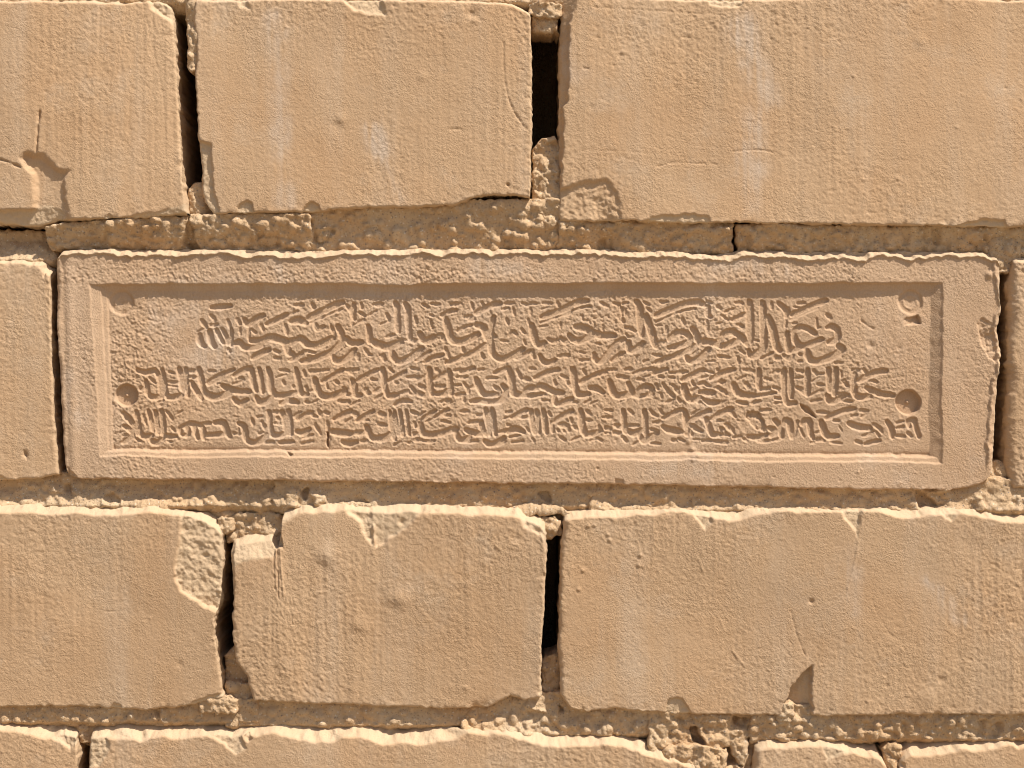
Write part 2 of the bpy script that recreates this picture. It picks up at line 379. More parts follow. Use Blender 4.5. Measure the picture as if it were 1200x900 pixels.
def brick_relief(seed, rough=1.0, streak=1.0, ledge=6.0, ledge_slope=1.0, tilt=0.0):
    o1, o2 = (seed * 137, seed * 53), (seed * 71, seed * 211)
    def f(X, Y, eT, eB, eL, eR):
        pitted = np.clip(.55 + .5 * samp('g80', X, Y, o1) + .35 * samp('g25', X, Y, o2) + 1.3 * np.exp(-eT / 45), .15, 2.2) * rough
        d = (.07 + .08 * pitted) * samp('g1', X, Y, o1) + .04 * samp('g2', X, Y, o2) * (.4 + pitted) + .05 * samp('g6', X, Y, o1)
        d += .32 * samp('g25', X, Y, o1) + 1.1 * samp('g80', X, Y, o2)
        d += streak * (.06 * samp('st', X, Y, o1) + .07 * samp('st2', X, Y, o2)) * np.clip(1 + .7 * samp('g80', X, Y, o1), 0, 2)
        d += pitted * .16 * np.maximum(0, samp('g2b', X, Y, o1) - 1.1) - .12 * pitted * np.maximum(0, samp('g2b', X, Y, (o2[0] + 400, o2[1])) - 1.6)
        # worn, nicked arrises
        em = np.minimum.reduce([eT, eB, eL, eR])
        near = np.exp(-np.maximum(em, 0) / 5.0)
        d += near * (1.3 * np.maximum(0, samp('g4', X, Y, o2) - .9) + 1.0 * np.maximum(0, samp('g9', X, Y, o2) - 1.0) + .35 * samp('g2', X, Y, o1))
        # broken upper ledge that faces the sky
        lw = np.clip(ledge * (1 + .32 * samp('g25', X, Y * .3, o1) + .08 * samp('g9', X, Y, o2) + .06 * samp('g4', X, Y, o1)), 1.2, 40)
        t = np.clip(lw - eT, 0, 40)
        d -= tilt * eT + (-tilt * 240 if tilt < 0 else 0)
        PALE['a'] = np.clip(sstep(t / 1.5) * .8 + FP.get(X, Y) + np.exp(-np.maximum(em, 0) / 1.5) * .5, 0, 1)  # pale chips and edges; the ledge term paints extra sunlight into its colour
        PALE['a'] = np.where(PALE['a'] < .15, PALE['a'] - FC.get(X, Y), PALE['a'])
        d += ledge_slope * (t * 2.1 + .45 * samp('g4', X, Y, o2) * np.minimum(t, 2)) + sstep(t / 2) * (.45 * samp('g6', X, Y, o1) + .42 * samp('g2', X, Y, o1) + .25 * samp('g1', X, Y, o1))
        return d + FR.get(X, Y)
    return f
def brick(T, B, L, R, seed, rads=(3, 2.5, 2, 2), label=None, **k):
    res = patch(T, B, L, R, 1.22, brick_relief(seed, **k), rads, 1.0, seed)
    return obj_from_patch('brick', res, M_BRICK, wall, label)

# ---- the bricks of the photograph, course by course
brick([(-560, -4), (-20, -2), (150, -3), (185, -3), (198, 4)], [(-560, 260), (-30, 262), (40, 264), (68, 259), (90, 257), (130, 256), (180, 255), (219, 250)],
      [], [(204, 40), (208, 100), (211, 160), (215, 210)], 1, tilt=0.022, ledge=4, rough=.55, label='brick with a round broken scoop in its lower edge and a thin crack above')
brick([(229, -4), (300, -2), (400, -2), (500, -2), (600, 2), (622, 12)], [(250, 251), (300, 249), (380, 247), (430, 243), (480, 243), (530, 240), (560, 231), (600, 228), (621, 232)],
      [(226, 20), (231, 60), (229, 90), (231, 150), (235, 190), (240, 235)], [(623, 80), (622, 160)], 2, tilt=0.018, ledge=4, rough=1.25, streak=2.2)
brick([(658, -6), (760, -3), (860, 0), (960, -5), (1200, -3), (1480, -4)], [(656, 259), (750, 259), (800, 261), (900, 261), (1000, 264), (1200, 266), (1480, 268)],
      [(656, 60), (655, 150), (655, 220)], [], 3, tilt=0.022, ledge=3, streak=.9, label='long brick with a rounded chip in its lower left corner')
brick([(-500, 303), (-40, 303), (5, 304), (22, 302), (45, 304), (57, 316)], [(-500, 562), (-40, 562), (20, 562), (45, 560), (68, 556)],
      [], [(58, 360), (60, 430), (64, 500)], 4, ledge=9)
brick([(1190, 300), (1260, 300), (1520, 300)], [(1188, 572), (1260, 572), (1520, 575)], [(1184, 330), (1184, 400), (1182, 470), (1180, 545)], [], 5, rough=3.2, rads=(10, 3, 3, 3))
brick([(-420, 592), (-20, 592), (100, 591), (180, 592), (205, 598), (240, 602), (258, 612)], [(-420, 826), (0, 828), (100, 828), (170, 832), (215, 828), (262, 818)],
      [], [(260, 650), (258, 700), (252, 722), (252, 745), (257, 780), (260, 800)], 6, tilt=-0.04, ledge=8, rough=.8, label='brick with a rough vertical chip along its upper right end')
brick([(272, 626), (285, 620), (300, 617), (318, 618), (326, 630), (330, 612), (331, 596), (345, 592), (400, 590), (436, 588), (480, 591), (560, 594), (610, 596), (634, 602), (640, 612)],
      [(297, 821), (330, 822), (420, 826), (480, 829), (540, 831), (572, 829), (590, 820), (598, 815), (615, 820), (634, 817)],
      [(270, 650), (272, 700), (273, 745), (278, 775), (290, 792)], [(640, 640), (638, 700), (635, 760)], 7, tilt=-0.04, ledge=10, rads=(4, 3, 2, 2), label='short brick with a broken upper left corner and dents in its face')
brick([(662, 600), (700, 596), (760, 598), (820, 597), (880, 596), (1000, 597), (1200, 596), (1500, 598)], [(668, 830), (690, 834), (720, 830), (760, 834), (830, 838), (900, 838), (950, 841), (1000, 838), (1200, 837), (1500, 838)],
      [(657, 640), (656, 700), (655, 760), (658, 815)], [], 8, tilt=-0.04, ledge=9, rads=(6, 3, 2, 2), label='long brick with a triangular notch in its lower edge')
brick([(-400, 846), (0, 846), (50, 848), (72, 847), (86, 854)], [(-400, 1090), (0, 1090), (90, 1088)], [], [(90, 880), (92, 960)], 9, ledge=14)
brick([(106, 851), (150, 849), (220, 849), (280, 848), (350, 851), (450, 853), (540, 855), (640, 860), (700, 862), (745, 868), (775, 876), (800, 890), (830, 902), (852, 915)], [(106, 1095), (400, 1095), (852, 1095)],
      [(105, 880), (105, 960)], [(860, 960)], 10, tilt=-0.02, ledge=14, rads=(4, 3, 2, 2))
brick([(886, 872), (900, 864), (930, 866), (965, 867), (1000, 870), (1030, 876), (1040, 888)], [(888, 1095), (950, 1095), (1044, 1095)], [(884, 900), (884, 960)], [(1044, 950)], 11, ledge=12, rads=(12, 4, 2, 2))
brick([(1056, 878), (1068, 868), (1100, 866), (1150, 868), (1200, 869), (1500, 870)], [(1056, 1095), (1200, 1095), (1500, 1095)], [(1054, 900), (1054, 960)], [], 12, ledge=13)

# ------------------------------------------------------------------ mortar
MR = {}
def rocks(R, region, n, rmin, rmax, seed, amp=1.0):
    g = random.Random(seed); x0, y0, x1, y1 = region
    for _ in range(n):
        r = rmin + (rmax - rmin) * g.random() ** 2; x = g.uniform(x0, x1); y = g.uniform(y0, y1)
        b = R.box(x - r, y - r, x + r, y + r)
        if b is None: continue
        sl, X, Y = b
        e = g.uniform(.7, 1.3)
        h = np.sqrt(np.clip(r * r - ((X - x) * e) ** 2 - ((Y - y) / e) ** 2, 0, None)) * amp
        R.a[sl] = np.maximum(R.a[sl], h)
def mortar(name, x0, y0, x1, y1, base, seed, n, rocks_r=(1.5, 7), zones=(), sp=1.5, shape=None, rough=1.0, deep=120, jit=2.0, label=None):
    """crumbling mortar face; base(X, Y) gives its depth, zones are raised or hollow places"""
    tail = 0.0
    if shape is None and name == 'mortar_bed' and y1 < 900: y1 += 8; tail = 13.0
    R = Raster(max(x0, -60) - 4, max(y0, -60) - 4, min(x1, 1260) + 4, min(y1, 960) + 4, 1.0)
    rocks(R, (R.x0, R.y0, R.x0 + R.w, R.y0 + R.h), n, rocks_r[0], rocks_r[1], seed)
    def f(X, Y, eT, eB, eL, eR):
        o = (seed * 97, seed * 41)
        d = base(X, Y) + rough * (1.3 * samp('g12', X, Y, o) + .6 * samp('g6', X, Y, o) + .35 * samp('g4', X, Y, o) + .5 * samp('g2', X, Y, o) + .45 * samp('g1', X, Y, o))
        d = d + .4 - (.85 if seed in (1, 2, 3, 4, 11, 13) else .55) * R.get(X, Y) + (1.2 if seed in (1, 2, 3, 4) else 0)
        d = d + rough * 1.6 * np.maximum(0, samp('g4', X, Y, (o[0] + 99, o[1])) - 1.0)
        d = d + tail * np.clip((Y - (y1 - 9)) / 9, 0, 1)
        for P, dd, e in zones:
            sd = poly_sd(X, Y, P) + 2.0 * samp('g4', X, Y, (3, 8))
            d = d + dd * sstep(sd / e)
        return d
    if shape is None:
        T = [(x0, y0), ((x0 + x1) / 2, y0), (x1, y0)]; B = [(x0, y1), ((x0 + x1) / 2, y1), (x1, y1)]; L = Rr = []
    else: T, B, L, Rr = shape
    res = patch(T, B, L, Rr, sp, f, (4, 4, 3, 3), jit, seed + 40, deep)
    return obj_from_patch(name, res, M_MORT, wall, label)
def lin(*pts):                     # piecewise in x
    xs = [p[0] for p in pts]; ys = [p[1] for p in pts]
    return lambda X: np.interp(X, xs, ys)
# top bed, above the plaque: nearly flush, leaning inwards so that its lower part is shaded
b1 = lin((-60, 30), (40, 30), (52, 2.5), (355, 2.5), (370, 7), (560, 9), (600, 7), (650, 6), (700, 6), (1200, 5.5))
mortar('mortar_bed', 50, 254, 364, 304, lambda X, Y: 2.6 + np.clip((Y - 264) * .55, 0, 16), 1, 520,
       shape=([(52, 266), (60, 261), (120, 257), (200, 252), (300, 248), (362, 247)], [(56, 293), (90, 293), (200, 294), (364, 295)], [(50, 275), (54, 288)], [(366, 270)]),
       zones=[([(214, 250), (222, 250), (232, 300), (214, 300)], 12, 3), ([(300, 272), (325, 272), (330, 290), (298, 290)], 6, 4)])
mortar('mortar_bed', 352, 232, 660, 294, lambda X, Y: 6 + np.clip((Y - 250) * .28, -2, 14), 2, 300,
       zones=[([(365, 268), (392, 268), (392, 282), (362, 284)], 5, 4), ([(600, 255), (655, 252), (662, 285), (640, 300), (600, 292)], -4, 6), ([(375, 264), (386, 264), (384, 280), (374, 280)], -5, 3)], rough=.8)
mortar('mortar_bed', 655, 255, 860, 296, lambda X, Y: 6.5 + np.clip((Y - 268) * .35, 0, 14), 3, 260,
       zones=[([(700, 275), (720, 275), (722, 300), (700, 300)], 6, 5), ([(832, 268), (856, 264), (856, 292), (838, 285)], -3.5, 4)])
mortar('mortar_bed', 863, 262, 1560, 297, lambda X, Y: 4.6 + np.clip((Y - 268) * .45, 0, 14), 4, 620,
       zones=[([(1085, 268), (1102, 268), (1104, 285), (1086, 285)], 6, 4), ([(874, 262), (892, 264), (894, 286), (880, 292)], -2.5, 4), ([(1156, 275), (1168, 285), (1176, 296), (1164, 296)], 5, 2)])
mortar('mortar_bed', -300, 268, 60, 304, lambda X, Y: 34 - np.clip((Y - 280) * .9, 0, 24) + np.clip((X - 40) * .5, 0, 14), 5, 120)
# middle bed, under the plaque
mortar('mortar_bed', -300, 552, 340, 594, lambda X, Y: 13 - np.clip((Y - 582) * .30, -3, 6) - 5 * np.exp(-((X - 160) / 90) ** 2) * sstep((Y - 580) / 14), 6, 420,
       zones=[([(116, 582), (128, 576), (136, 590), (122, 592)], 7, 3), ([(66, 568), (80, 566), (82, 582), (66, 582)], 6, 5), ([(310, 572), (320, 566), (322, 608), (314, 608)], 3, 3)])
mortar('mortar_bed', 318, 556, 700, 595, lambda X, Y: 12.5 - np.clip((Y - 590) * .5, 0, 9), 7, 330,
       zones=[([(328, 570), (345, 568), (352, 586), (346, 596), (330, 592)], -4, 4), ([(362, 578), (380, 578), (386, 592), (366, 594)], -6, 4), ([(353, 578), (358, 578), (358, 588), (353, 588)], 9, 2), ([(628, 580), (643, 578), (643, 588), (636, 588)], 7, 2)], rough=.7)
mortar('mortar_bed', 690, 560, 1560, 599, lambda X, Y: 12.5 - np.clip((Y - 590) * .5, 0, 9) + lin((690, 0), (1060, 0), (1075, -3), (1150, -7), (1200, -6))(X), 8, 620,
       zones=[([(1078, 578), (1086, 572), (1108, 592), (1104, 600), (1072, 600)], 10, 4), ([(1084, 572), (1116, 570), (1104, 583), (1086, 583)], -7, 4), ([(1144, 580), (1152, 584), (1160, 598), (1142, 600)], -5, 3)], rough=.75)
# crumbs lying along the upper ledges of the third course
for x0, x1, y0, y1, s, n, b in ((150, 202, 585, 602, 21, 60, 4), (82, 128, 586, 596, 22, 45, 8), (575, 668, 592, 606, 23, 110, 6), (700, 790, 592, 600, 24, 80, 8), (385, 440, 587, 598, 25, 50, 8), (1140, 1230, 584, 600, 26, 80, 6)):
    xm = (x0 + x1) / 2
    mortar('mortar_crumbs', x0, y0, x1, y1, lambda X, Y, b=b, y0=y0: b - np.clip((Y - y0 - 8) * .25, 0, 3), s, n, (1.2, 3.2), sp=0.9, jit=1.6, rough=.7,
           shape=([(x0, (y0 + y1) / 2 + 2), (x0 + 8, y0 + 4), (xm, y0), (x1 - 8, y0 + 3), (x1, (y0 + y1) / 2 + 2)], [(x0, (y0 + y1) / 2 + 4), (x0 + 8, y1 - 1), (xm, y1 + 1), (x1 - 8, y1 - 2), (x1, (y0 + y1) / 2 + 4)], [], []), deep=18)
# lower bed
mortar('mortar_bed', -300, 818, 300, 849, lambda X, Y: 10 + 0 * X, 9, 420, zones=[([(144, 834), (154, 830), (158, 846), (148, 846)], -5, 3), ([(178, 832), (188, 834), (188, 852), (180, 852)], 5, 4)], rough=.7)
mortar('mortar_bed', 262, 800, 560, 853, lambda X, Y: 11.5 + 0 * X, 10, 260, rough=.55)
mortar('mortar_bed', 540, 812, 800, 864, lambda X, Y: 13 - np.clip((Y - 842) * .35, 0, 10) * sstep((640 - X) / 30), 11, 260,
       zones=[([(620, 828), (642, 832), (646, 842), (624, 836)], -7, 3), ([(620, 836), (640, 846), (652, 864), (628, 850)], 4, 3), ([(652, 820), (664, 838), (654, 838)], 8, 3)], rough=.8)
mortar('mortar_bed', 760, 820, 900, 960, lambda X, Y: 12 + lin((760, 0), (810, 0), (840, -2), (900, 2))(X), 12, 420, (2, 11),
       zones=[([(858, 842), (884, 842), (878, 856), (862, 852)], 10, 4), ([(812, 856), (818, 862), (828, 872), (818, 876), (810, 866)], 16, 2), ([(842, 886), (856, 880), (870, 900), (845, 905)], 18, 4), ([(876, 868), (890, 868), (886, 930), (874, 930)], 9, 4)], rough=1.3)
mortar('mortar_bed', 880, 826, 1560, 869, lambda X, Y: 8 + np.clip((Y - 845) * .15, 0, 8), 13, 520,
       zones=[([(1150, 848), (1180, 848), (1176, 868), (1146, 868)], 7, 4), ([(1040, 855), (1056, 855), (1056, 900), (1042, 900)], 2, 3)], rough=.8)
# bed above the first course
mortar('mortar_bed', -300, -46, 1560, 2, lambda X, Y: 9 + 0 * X, 14, 500, rough=.8)
mortar('mortar_fill', -300, 584, 1560, 622, lambda X, Y: 27 + 0 * X, 31, 300, rough=.8, sp=2.2, deep=60)
mortar('mortar_fill', -300, 840, 900, 880, lambda X, Y: 34 + 0 * X, 32, 300, rough=.8, sp=2.2, deep=60)
# clumps in the upright joints
def clump(x0, y0, x1, y1, depth, seed, n=60, r=(2, 8), rough=1.0, deep=60):
    xm, ym = (x0 + x1) / 2, (y0 + y1) / 2; w, h = x1 - x0, y1 - y0
    T = [(x0, y0 + .25 * h * .5), (x0 + .3 * w, y0), (x1 - .3 * w, y0), (x1, y0 + .2 * h * .5)]
    B = [(x0, y1 - .1 * h), (x0 + .3 * w, y1), (x1 - .3 * w, y1), (x1, y1 - .1 * h)]
    mortar('mortar_clump', x0, y0, x1, y1, lambda X, Y: depth + ((X - xm) / w) ** 2 * 14 + 0 * Y, seed, n, r, sp=1.1, shape=(T, B, [], []), rough=rough, deep=deep)
clump(623, 160, 662, 268, 11, 51, 150, (3, 10), 1.3)
clump(618, 1, 657, 18, 3, 52, 40, (2, 6)); clump(622, 14, 656, 38, 13, 53, 30, (3, 8))
clump(214, -6, 238, 22, 7, 54, 40, (2, 7)); clump(217, 12, 240, 82, 5, 55, 60, (2, 7)); clump(217, 212, 246, 262, 14, 56, 60, (3, 9))
clump(626, 608, 660, 632, 9, 57, 40, (2, 7)); clump(634, 770, 668, 850, 26, 58, 60, (2, 6)); clump(258, 760, 304, 850, 20, 59, 60, (2, 6), .7)
clump(252, 606, 272, 624, 8, 60, 20, (2, 6)); clump(260, 600, 335, 640, 17, 61, 60, (2, 8), .8); clump(206, 588, 300, 622, 19, 69, 60, (2, 8), .8)
clump(84, 850, 110, 876, 16, 62, 30, (2, 6)); clump(1160, 540, 1196, 610, 12, 63, 60, (2, 8)); clump(1160, 268, 1200, 318, 12, 64, 50, (2, 8))
clump(232, 818, 276, 838, 0, 65, 60, (2, 6), .8); clump(910, 824, 932, 848, 1, 66, 40, (2, 5), .8); clump(1036, 874, 1060, 910, 9, 67, 40, (2, 7))
clump(778, 872, 852, 935, 3, 68, 160, (2, 9), 1.2)

# ------------------------------------------------------------------ the inscribed plaque
TX0, TY0, TX1, TY1 = 55, 282, 1182, 584
TR = Raster(TX0, TY0, TX1, TY1, 0.5)
sl, X, Y = TR.box(TX0, TY0, TX1, TY1)
def lineY(x0, y0, x1, y1): return lambda X: y0 + (y1 - y0) * (X - x0) / (x1 - x0)
def prof(s, pts): return np.interp(s, [p[0] for p in pts], [p[1] for p in pts])
fw = .35 * samp('g4', X, Y) + .2 * samp('g2', X, Y, (9, 9)) + .5 * samp('g25', X, Y)
ot, it = 332.5 + (X - 104) * (-.0015), 341.0 - (X - 104) * .001
ob, ib = 534.3 + (X - 118) * .0082, 526.0 + (X - 118) * .0070
ol, il = 103.5 + (Y - 333) * .070, 123.5 + (Y - 333) * .042
orr, ir = 1105.5 - (Y - 333) * .012, 1092.5 - (Y - 333) * .015
PD = 7.2
FLOOR = PD
sT = (Y - ot + fw) / (it - ot); sB = (ob - Y + fw) / (ob - ib); sL = (X - ol + fw) / (il - ol); sR = (orr - X + fw) / (orr - ir)
dT = prof(sT, [(0, 0), (.25, 4.2), (1, PD)])
dB = prof(sB, [(0, 0), (.16, 2.3), (.68, 3.1), (.80, 5.6), (1, PD + 1.5)])
dL = prof(sL, [(0, 0), (.09, 1.3), (.62, 3.9), (.68, 5.4), (.92, 6.0), (1, PD)])
dR = prof(sR, [(0, 0), (.1, 1.6), (1, PD)])
rec = np.minimum.reduce([dT, dB, dL, dR])
inside = np.minimum.reduce([sT, sB, sL, sR]) >= 1
rec = np.where(inside, PD, np.minimum(rec, PD + 1.5))
rec += np.where(inside, 1.6 * np.exp(-np.clip(ib - Y, 0, 99) / 2.6) + .5 * np.exp(-np.clip(X - il, 0, 99) / 2.0), 0)
floor_mask = np.minimum.reduce([sT, sB, sL, sR]) > 0
TR.a[sl] = rec
# strokes traced from the photograph: tile origin, scale, then  width: x,y x,y ...
TILES = [
((880, 340), 10, 1, """7:150,140 158,400 165,620 140,700 80,740 0,765|6:255,140 258,205|5.5:335,150 400,200 435,260 432,305|8:215,310 250,400 290,550 310,650 345,700|7:400,765 470,800 505,760|5.5:425,345 420,420|6:440,500 445,640 450,700|5:452,200 445,290|6:450,720 560,685 700,630 850,572|6:515,490 560,445 620,430 700,460 765,505|7:515,500 530,570 580,640 640,650|6.5:905,435 960,420 1020,460 1035,530 1000,590 925,610|7.5:1040,650 1085,690 1030,735 930,790 830,830 740,830 685,780 670,705|8:905,285 950,325|6.5:500,285 640,220 780,160 895,115|2:480,345 640,270 800,200|6:560,150 640,150|4:510,190 590,205|4.5:505,385 545,380|5:785,330 790,425 830,430|6:580,745 592,755|6:575,835 600,830|5:1000,850 1090,852|7:300,790 350,800|4:235,862 265,852|3.5:130,800 270,732"""),
((770, 340), 10, 1, """8:1095,130 1100,300 1105,560 1110,600|7:745,585 790,520 860,485 940,505 1020,565 1070,640|7:530,595 620,605 700,625 780,655 870,625 970,590|7:0,290 120,240 250,190 380,150 480,140 560,165|2.5:0,370 150,300 300,240 450,210|6:60,150 130,130|6:600,135 640,145|5.5:612,180 602,280 640,310|6:590,340 602,480|6:720,185 755,212|6:930,140 1010,150|5:810,250 900,215|6:775,295 840,345|3.5:700,400 780,370|5:885,345 960,310 1045,275|6:965,400 1015,425|7:305,330 325,390|7:118,435 122,490|4:0,410 60,410|7:150,575 200,520 280,490 350,505 400,565 370,610 260,650 155,675|7:0,625 110,600|7:420,450 460,500 482,570 500,620|6:470,640 350,710 200,770 80,815 0,845|6:0,765 50,765|6:345,775 400,832 480,805 560,745 620,680|3:420,760 490,690|6:730,765 850,790|4:590,835 680,825|6:985,700 1045,740|5:960,780 970,850|7:1080,700 1120,770 1200,745|5.5:1125,580 1200,590"""),
((660, 340), 10, 1, """7:0,220 100,170 200,130 290,120|2.5:0,285 120,235 230,195 330,182|6:440,140 520,180|4:370,255 430,222|6:595,145 660,170|5:690,200 700,290|4:742,215 732,300|5:705,155 765,140|8:865,130 900,190 910,300 918,420 930,520|8:980,300 1010,400 1042,500 1072,600 1100,650|5:950,135 1010,170|6:990,205 1030,240|6:1080,305 1200,265|2.5:1080,380 1200,340|5:1090,405 1165,410|6:1150,130 1200,135|8:155,430 260,440 330,480 420,520 500,530 605,528|7:80,530 120,575 200,592 280,562 360,530|7:0,570 60,600|7:735,435 800,450 855,480|5:745,505 775,545 830,535|6:700,340 712,370|6:720,570 650,605 590,660 540,730 490,800 430,842 380,800 368,740|4.5:400,622 440,630|4.5:200,720 260,735|5.5:200,820 290,812|7:0,762 65,768|4.5:575,825 650,770 725,730|7:775,610 780,700 860,685 940,620|7:1100,650 1150,620 1200,612|5:1050,750 1160,762|5:1060,855 1200,822|5:870,775 850,835|5:950,835 1000,815|5:470,410 470,465|4:225,290 230,340"""),
((550, 340), 10, 1, """6:65,270 160,220 260,172 360,148|6.5:420,150 520,150|5:385,225 460,200|5:35,155 38,215|6:150,145 170,185|6:515,210 530,285|6:285,310 262,400 258,500 300,540|6:440,335 455,400|6:620,145 680,165|6:715,150 790,150|4.5:720,210 725,275|4.5:690,340 705,395|7.5:735,410 752,500 775,590 830,640 890,612|8:925,565 980,600 1040,585|7.5:1080,560 1130,595 1200,570|6:860,150 960,152|4:850,215 930,192|6:1035,140 1060,195|7:850,310 1000,260 1150,210 1200,190|2.5:840,378 1000,322 1200,260|4.5:825,425 920,412|5:1070,370 1075,440|7:470,530 520,490 550,515|6:610,450 650,500|4:640,580 660,630|6:380,590 450,600|7:255,580 258,690 300,765 370,805 450,795 540,745 630,690|4.5:545,800 650,750 720,705|6:750,700 745,740 760,795|6:830,760 870,830 940,850 1010,815|6:1040,775 1160,755|7:0,340 60,335|8:80,400 160,430 200,500 222,575|5:0,585 100,525|5:0,745 100,695 210,622|6:140,740 165,790"""),
((440, 340), 10, 1, """6:0,155 80,160|6:230,140 250,200 252,300 258,400 262,480|6:345,150 375,220 380,350 388,450 400,570|7:130,280 155,335|4:50,395 165,352|5.5:465,305 480,380|6:550,160 620,195|6:650,155 745,160|5:640,290 665,300|5.5:645,340 660,440|6:880,165 1000,155|5:775,290 860,250 940,228|6:1130,150 1138,220|5:1175,270 1200,275|8:820,330 845,430 870,530 920,592 1000,602 1100,572 1200,520|8:1055,310 1140,305|4:965,475 1050,430 1140,405|7:520,505 550,580 620,590 680,545|8:700,565 770,530 800,580|7:510,590 400,590|8:0,615 100,655 190,650 300,600|6:120,550 210,520|5:260,560 360,585|7:185,715 205,780 270,835 350,815 450,755 545,680|3.5:480,825 560,762 640,712|5:575,845 660,795 790,758|6:820,670 842,740 862,795|6:1020,670 1035,720|5.5:830,845 960,805 1080,755 1200,700|7:90,770 105,810"""),
((330, 340), 10, 1, """6:0,300 45,290|7:150,170 240,170|5:85,280 180,240|8:110,365 200,350 270,375|6:345,155 375,195|7.5:310,325 450,255 600,182 705,140|3:340,372 500,300 700,218|6:755,170 800,235|6:845,160 830,260 845,330|5:820,350 825,395|5.5:925,150 935,205|7:1075,165 1170,170|7:910,260 970,292|5:1010,290 1110,238|4:850,400 960,335|5:1160,395 1200,375|7.5:385,390 420,450 490,425|6.5:575,420 610,500 605,545|8:205,555 250,590 300,630 380,648 460,628 590,560|7:650,420 690,500 712,580 690,620 620,685 540,740 440,785 340,812 230,835|7:755,560 800,610 870,620 930,610|6:1010,420 1022,500 1030,600|8:1060,590 1120,630 1200,660|7:590,770 640,825 720,815 800,755 852,690|2.8:630,745 735,668|7:890,750 895,810|6:970,690 1010,745 1045,760|7:1180,770 1195,800|7:0,595 80,605 180,580|7:45,640 75,725 130,745|6:40,400 55,500|6:235,720 310,715 375,730|5:300,770 340,775|5:90,820 170,775 235,738"""),
((220, 340), 10, 1, """6:270,200 400,188 490,180|6:255,290 300,335 300,360|7:150,350 200,430|4.5:100,485 180,445|7:260,405 330,400|6.5:120,520 132,600 180,655|7.5:240,480 262,590 300,655|5:325,460 370,560 410,620|5:390,450 440,540 458,620|6:455,340 480,420|6:570,340 600,390|6:660,340 695,395 800,325 880,290|5:600,440 605,515|5:500,450 495,560 505,640|5:705,440 705,560|5:745,460 785,495|6:850,410 875,465|6:530,620 600,610 650,670 760,670 860,640|8:740,590 860,595 950,555 1060,575 1200,620|6:925,395 1050,335 1155,280|6:1130,400 1155,510|7:1140,600 1160,690 1200,745|6:745,795 850,735 945,700|6.5:1010,705 1060,725|6.5:1010,790 1070,800|5:465,690 480,720"""),
((960, 425), 8.571, 2, """6:105,60 110,150 118,280|6.5:180,60 172,180 168,320|6.5:90,330 120,385 190,375 260,340|5:0,115 60,110|5:235,80 235,145|7:265,185 290,225|7:210,315 300,322|6:250,385 340,392|7:350,70 410,75|7:372,110 362,200 375,310 430,345 530,335|6:455,70 490,95|6:405,185 500,135 600,90 690,78|6:545,180 590,195|7:490,250 560,285 650,315 760,328|6:0,215 60,225|4:0,300 50,280"""),
((960, 425), 8.571, 3, """6:0,500 100,505|6:85,560 200,505 300,475 370,462|7:430,480 500,485|5.5:345,540 390,525|5:495,510 440,545|6:160,580 210,585|7:35,590 65,690 110,745 200,735|4:215,640 245,690|7:310,610 380,640 450,655 525,655|5.5:455,735 520,720 560,690|6:560,620 620,655 650,700|5:590,700 620,745|6:390,790 430,805|4.5:480,818 560,795 620,782|6:0,775 60,782|5:130,800 240,812|6:695,590 735,650 750,750|5:860,588 795,605|5:860,645 795,655|6:790,735 870,742|5.5:925,640 915,590 970,580 985,650 1020,745|6:910,710 940,735"""),
((840, 425), 8.571, 2, """5:0,125 80,92 185,65|6.5:285,70 375,80|4.5:215,172 300,132|6.5:435,70 430,180 435,260|6:495,160 545,168|5:550,110 650,70|6.5:690,70 690,200 695,330 730,405 800,405|6:755,70 755,200 755,350|7:820,80 870,90|5:790,155 880,145|6:925,70 920,180 925,320|6.5:985,80 1020,115|4.5:965,190 1045,140|7:815,250 870,275 895,310|5:955,330 1060,272|5:960,390 1060,370|7:180,220 215,295 290,330 390,330|4:390,335 500,320 600,300|7:300,210 330,245|6.5:450,270 540,260|6.5:580,245 640,265 640,290|6:600,355 650,362|5:590,405 660,402|6:210,395 310,412|6:370,405 450,388|6:0,255 70,275 105,305|4.5:15,415 95,380|5.5:50,175 60,205"""),
((840, 425), 8.571, 3, """6:0,535 70,495 155,460|6:150,495 200,545|6.5:450,480 550,475|6:595,580 640,635 665,745|6.5:680,620 700,580 740,600 755,680 770,745|3:825,590 815,650 795,740|5:845,650 890,745|6:870,620 900,580 945,592 950,680 975,755|6:110,620 155,660 180,705|6:50,655 55,690|6:90,700 135,735|6:330,745 430,750 510,725|7:540,660 600,690 560,735|6:170,755 250,738|6:0,792 110,802|6:280,765 310,782|6.5:420,785 540,790|6:560,780 640,772|5:960,805 990,800|7:1020,775 1060,775|6.5:1020,495 1130,505|5:1110,570 1200,525|5:0,590 75,585|5:1010,705 1060,692"""),
((720, 425), 8.571, 2, """6:30,140 140,150|6:120,65 170,60|5.5:195,108 315,68|7:345,65 430,65|4:290,145 375,122|5:395,108 535,62|6:240,165 300,172|6:445,135 500,142|5:560,100 620,100|5:560,145 600,150|7:645,95 735,90|5.5:690,172 800,118 905,72|6:930,78 1000,102|4:870,155 950,132|5:1040,65 1050,95|5:975,162 1100,105 1200,68|6:1060,195 1110,190|6.5:150,210 180,290 205,325|6.5:235,320 270,265 330,240 385,262 370,300|5:220,335 300,332 390,312|7:0,305 60,335 155,315|6:425,220 445,265|6:490,210 530,260 540,300|7:590,220 632,270 650,300|6:570,305 600,335|5:530,400 600,370|6:645,350 670,395|5:470,300 485,350|7:710,230 725,320 780,368 870,345|6.5:860,222 900,205 965,235|7:870,298 1005,300|5:790,200 810,225|6:790,285 840,250|7:1050,250 1110,292|6:910,375 980,408 1045,400|6:855,395 880,400|4.5:1055,415 1130,380|3:40,402 125,368"""),
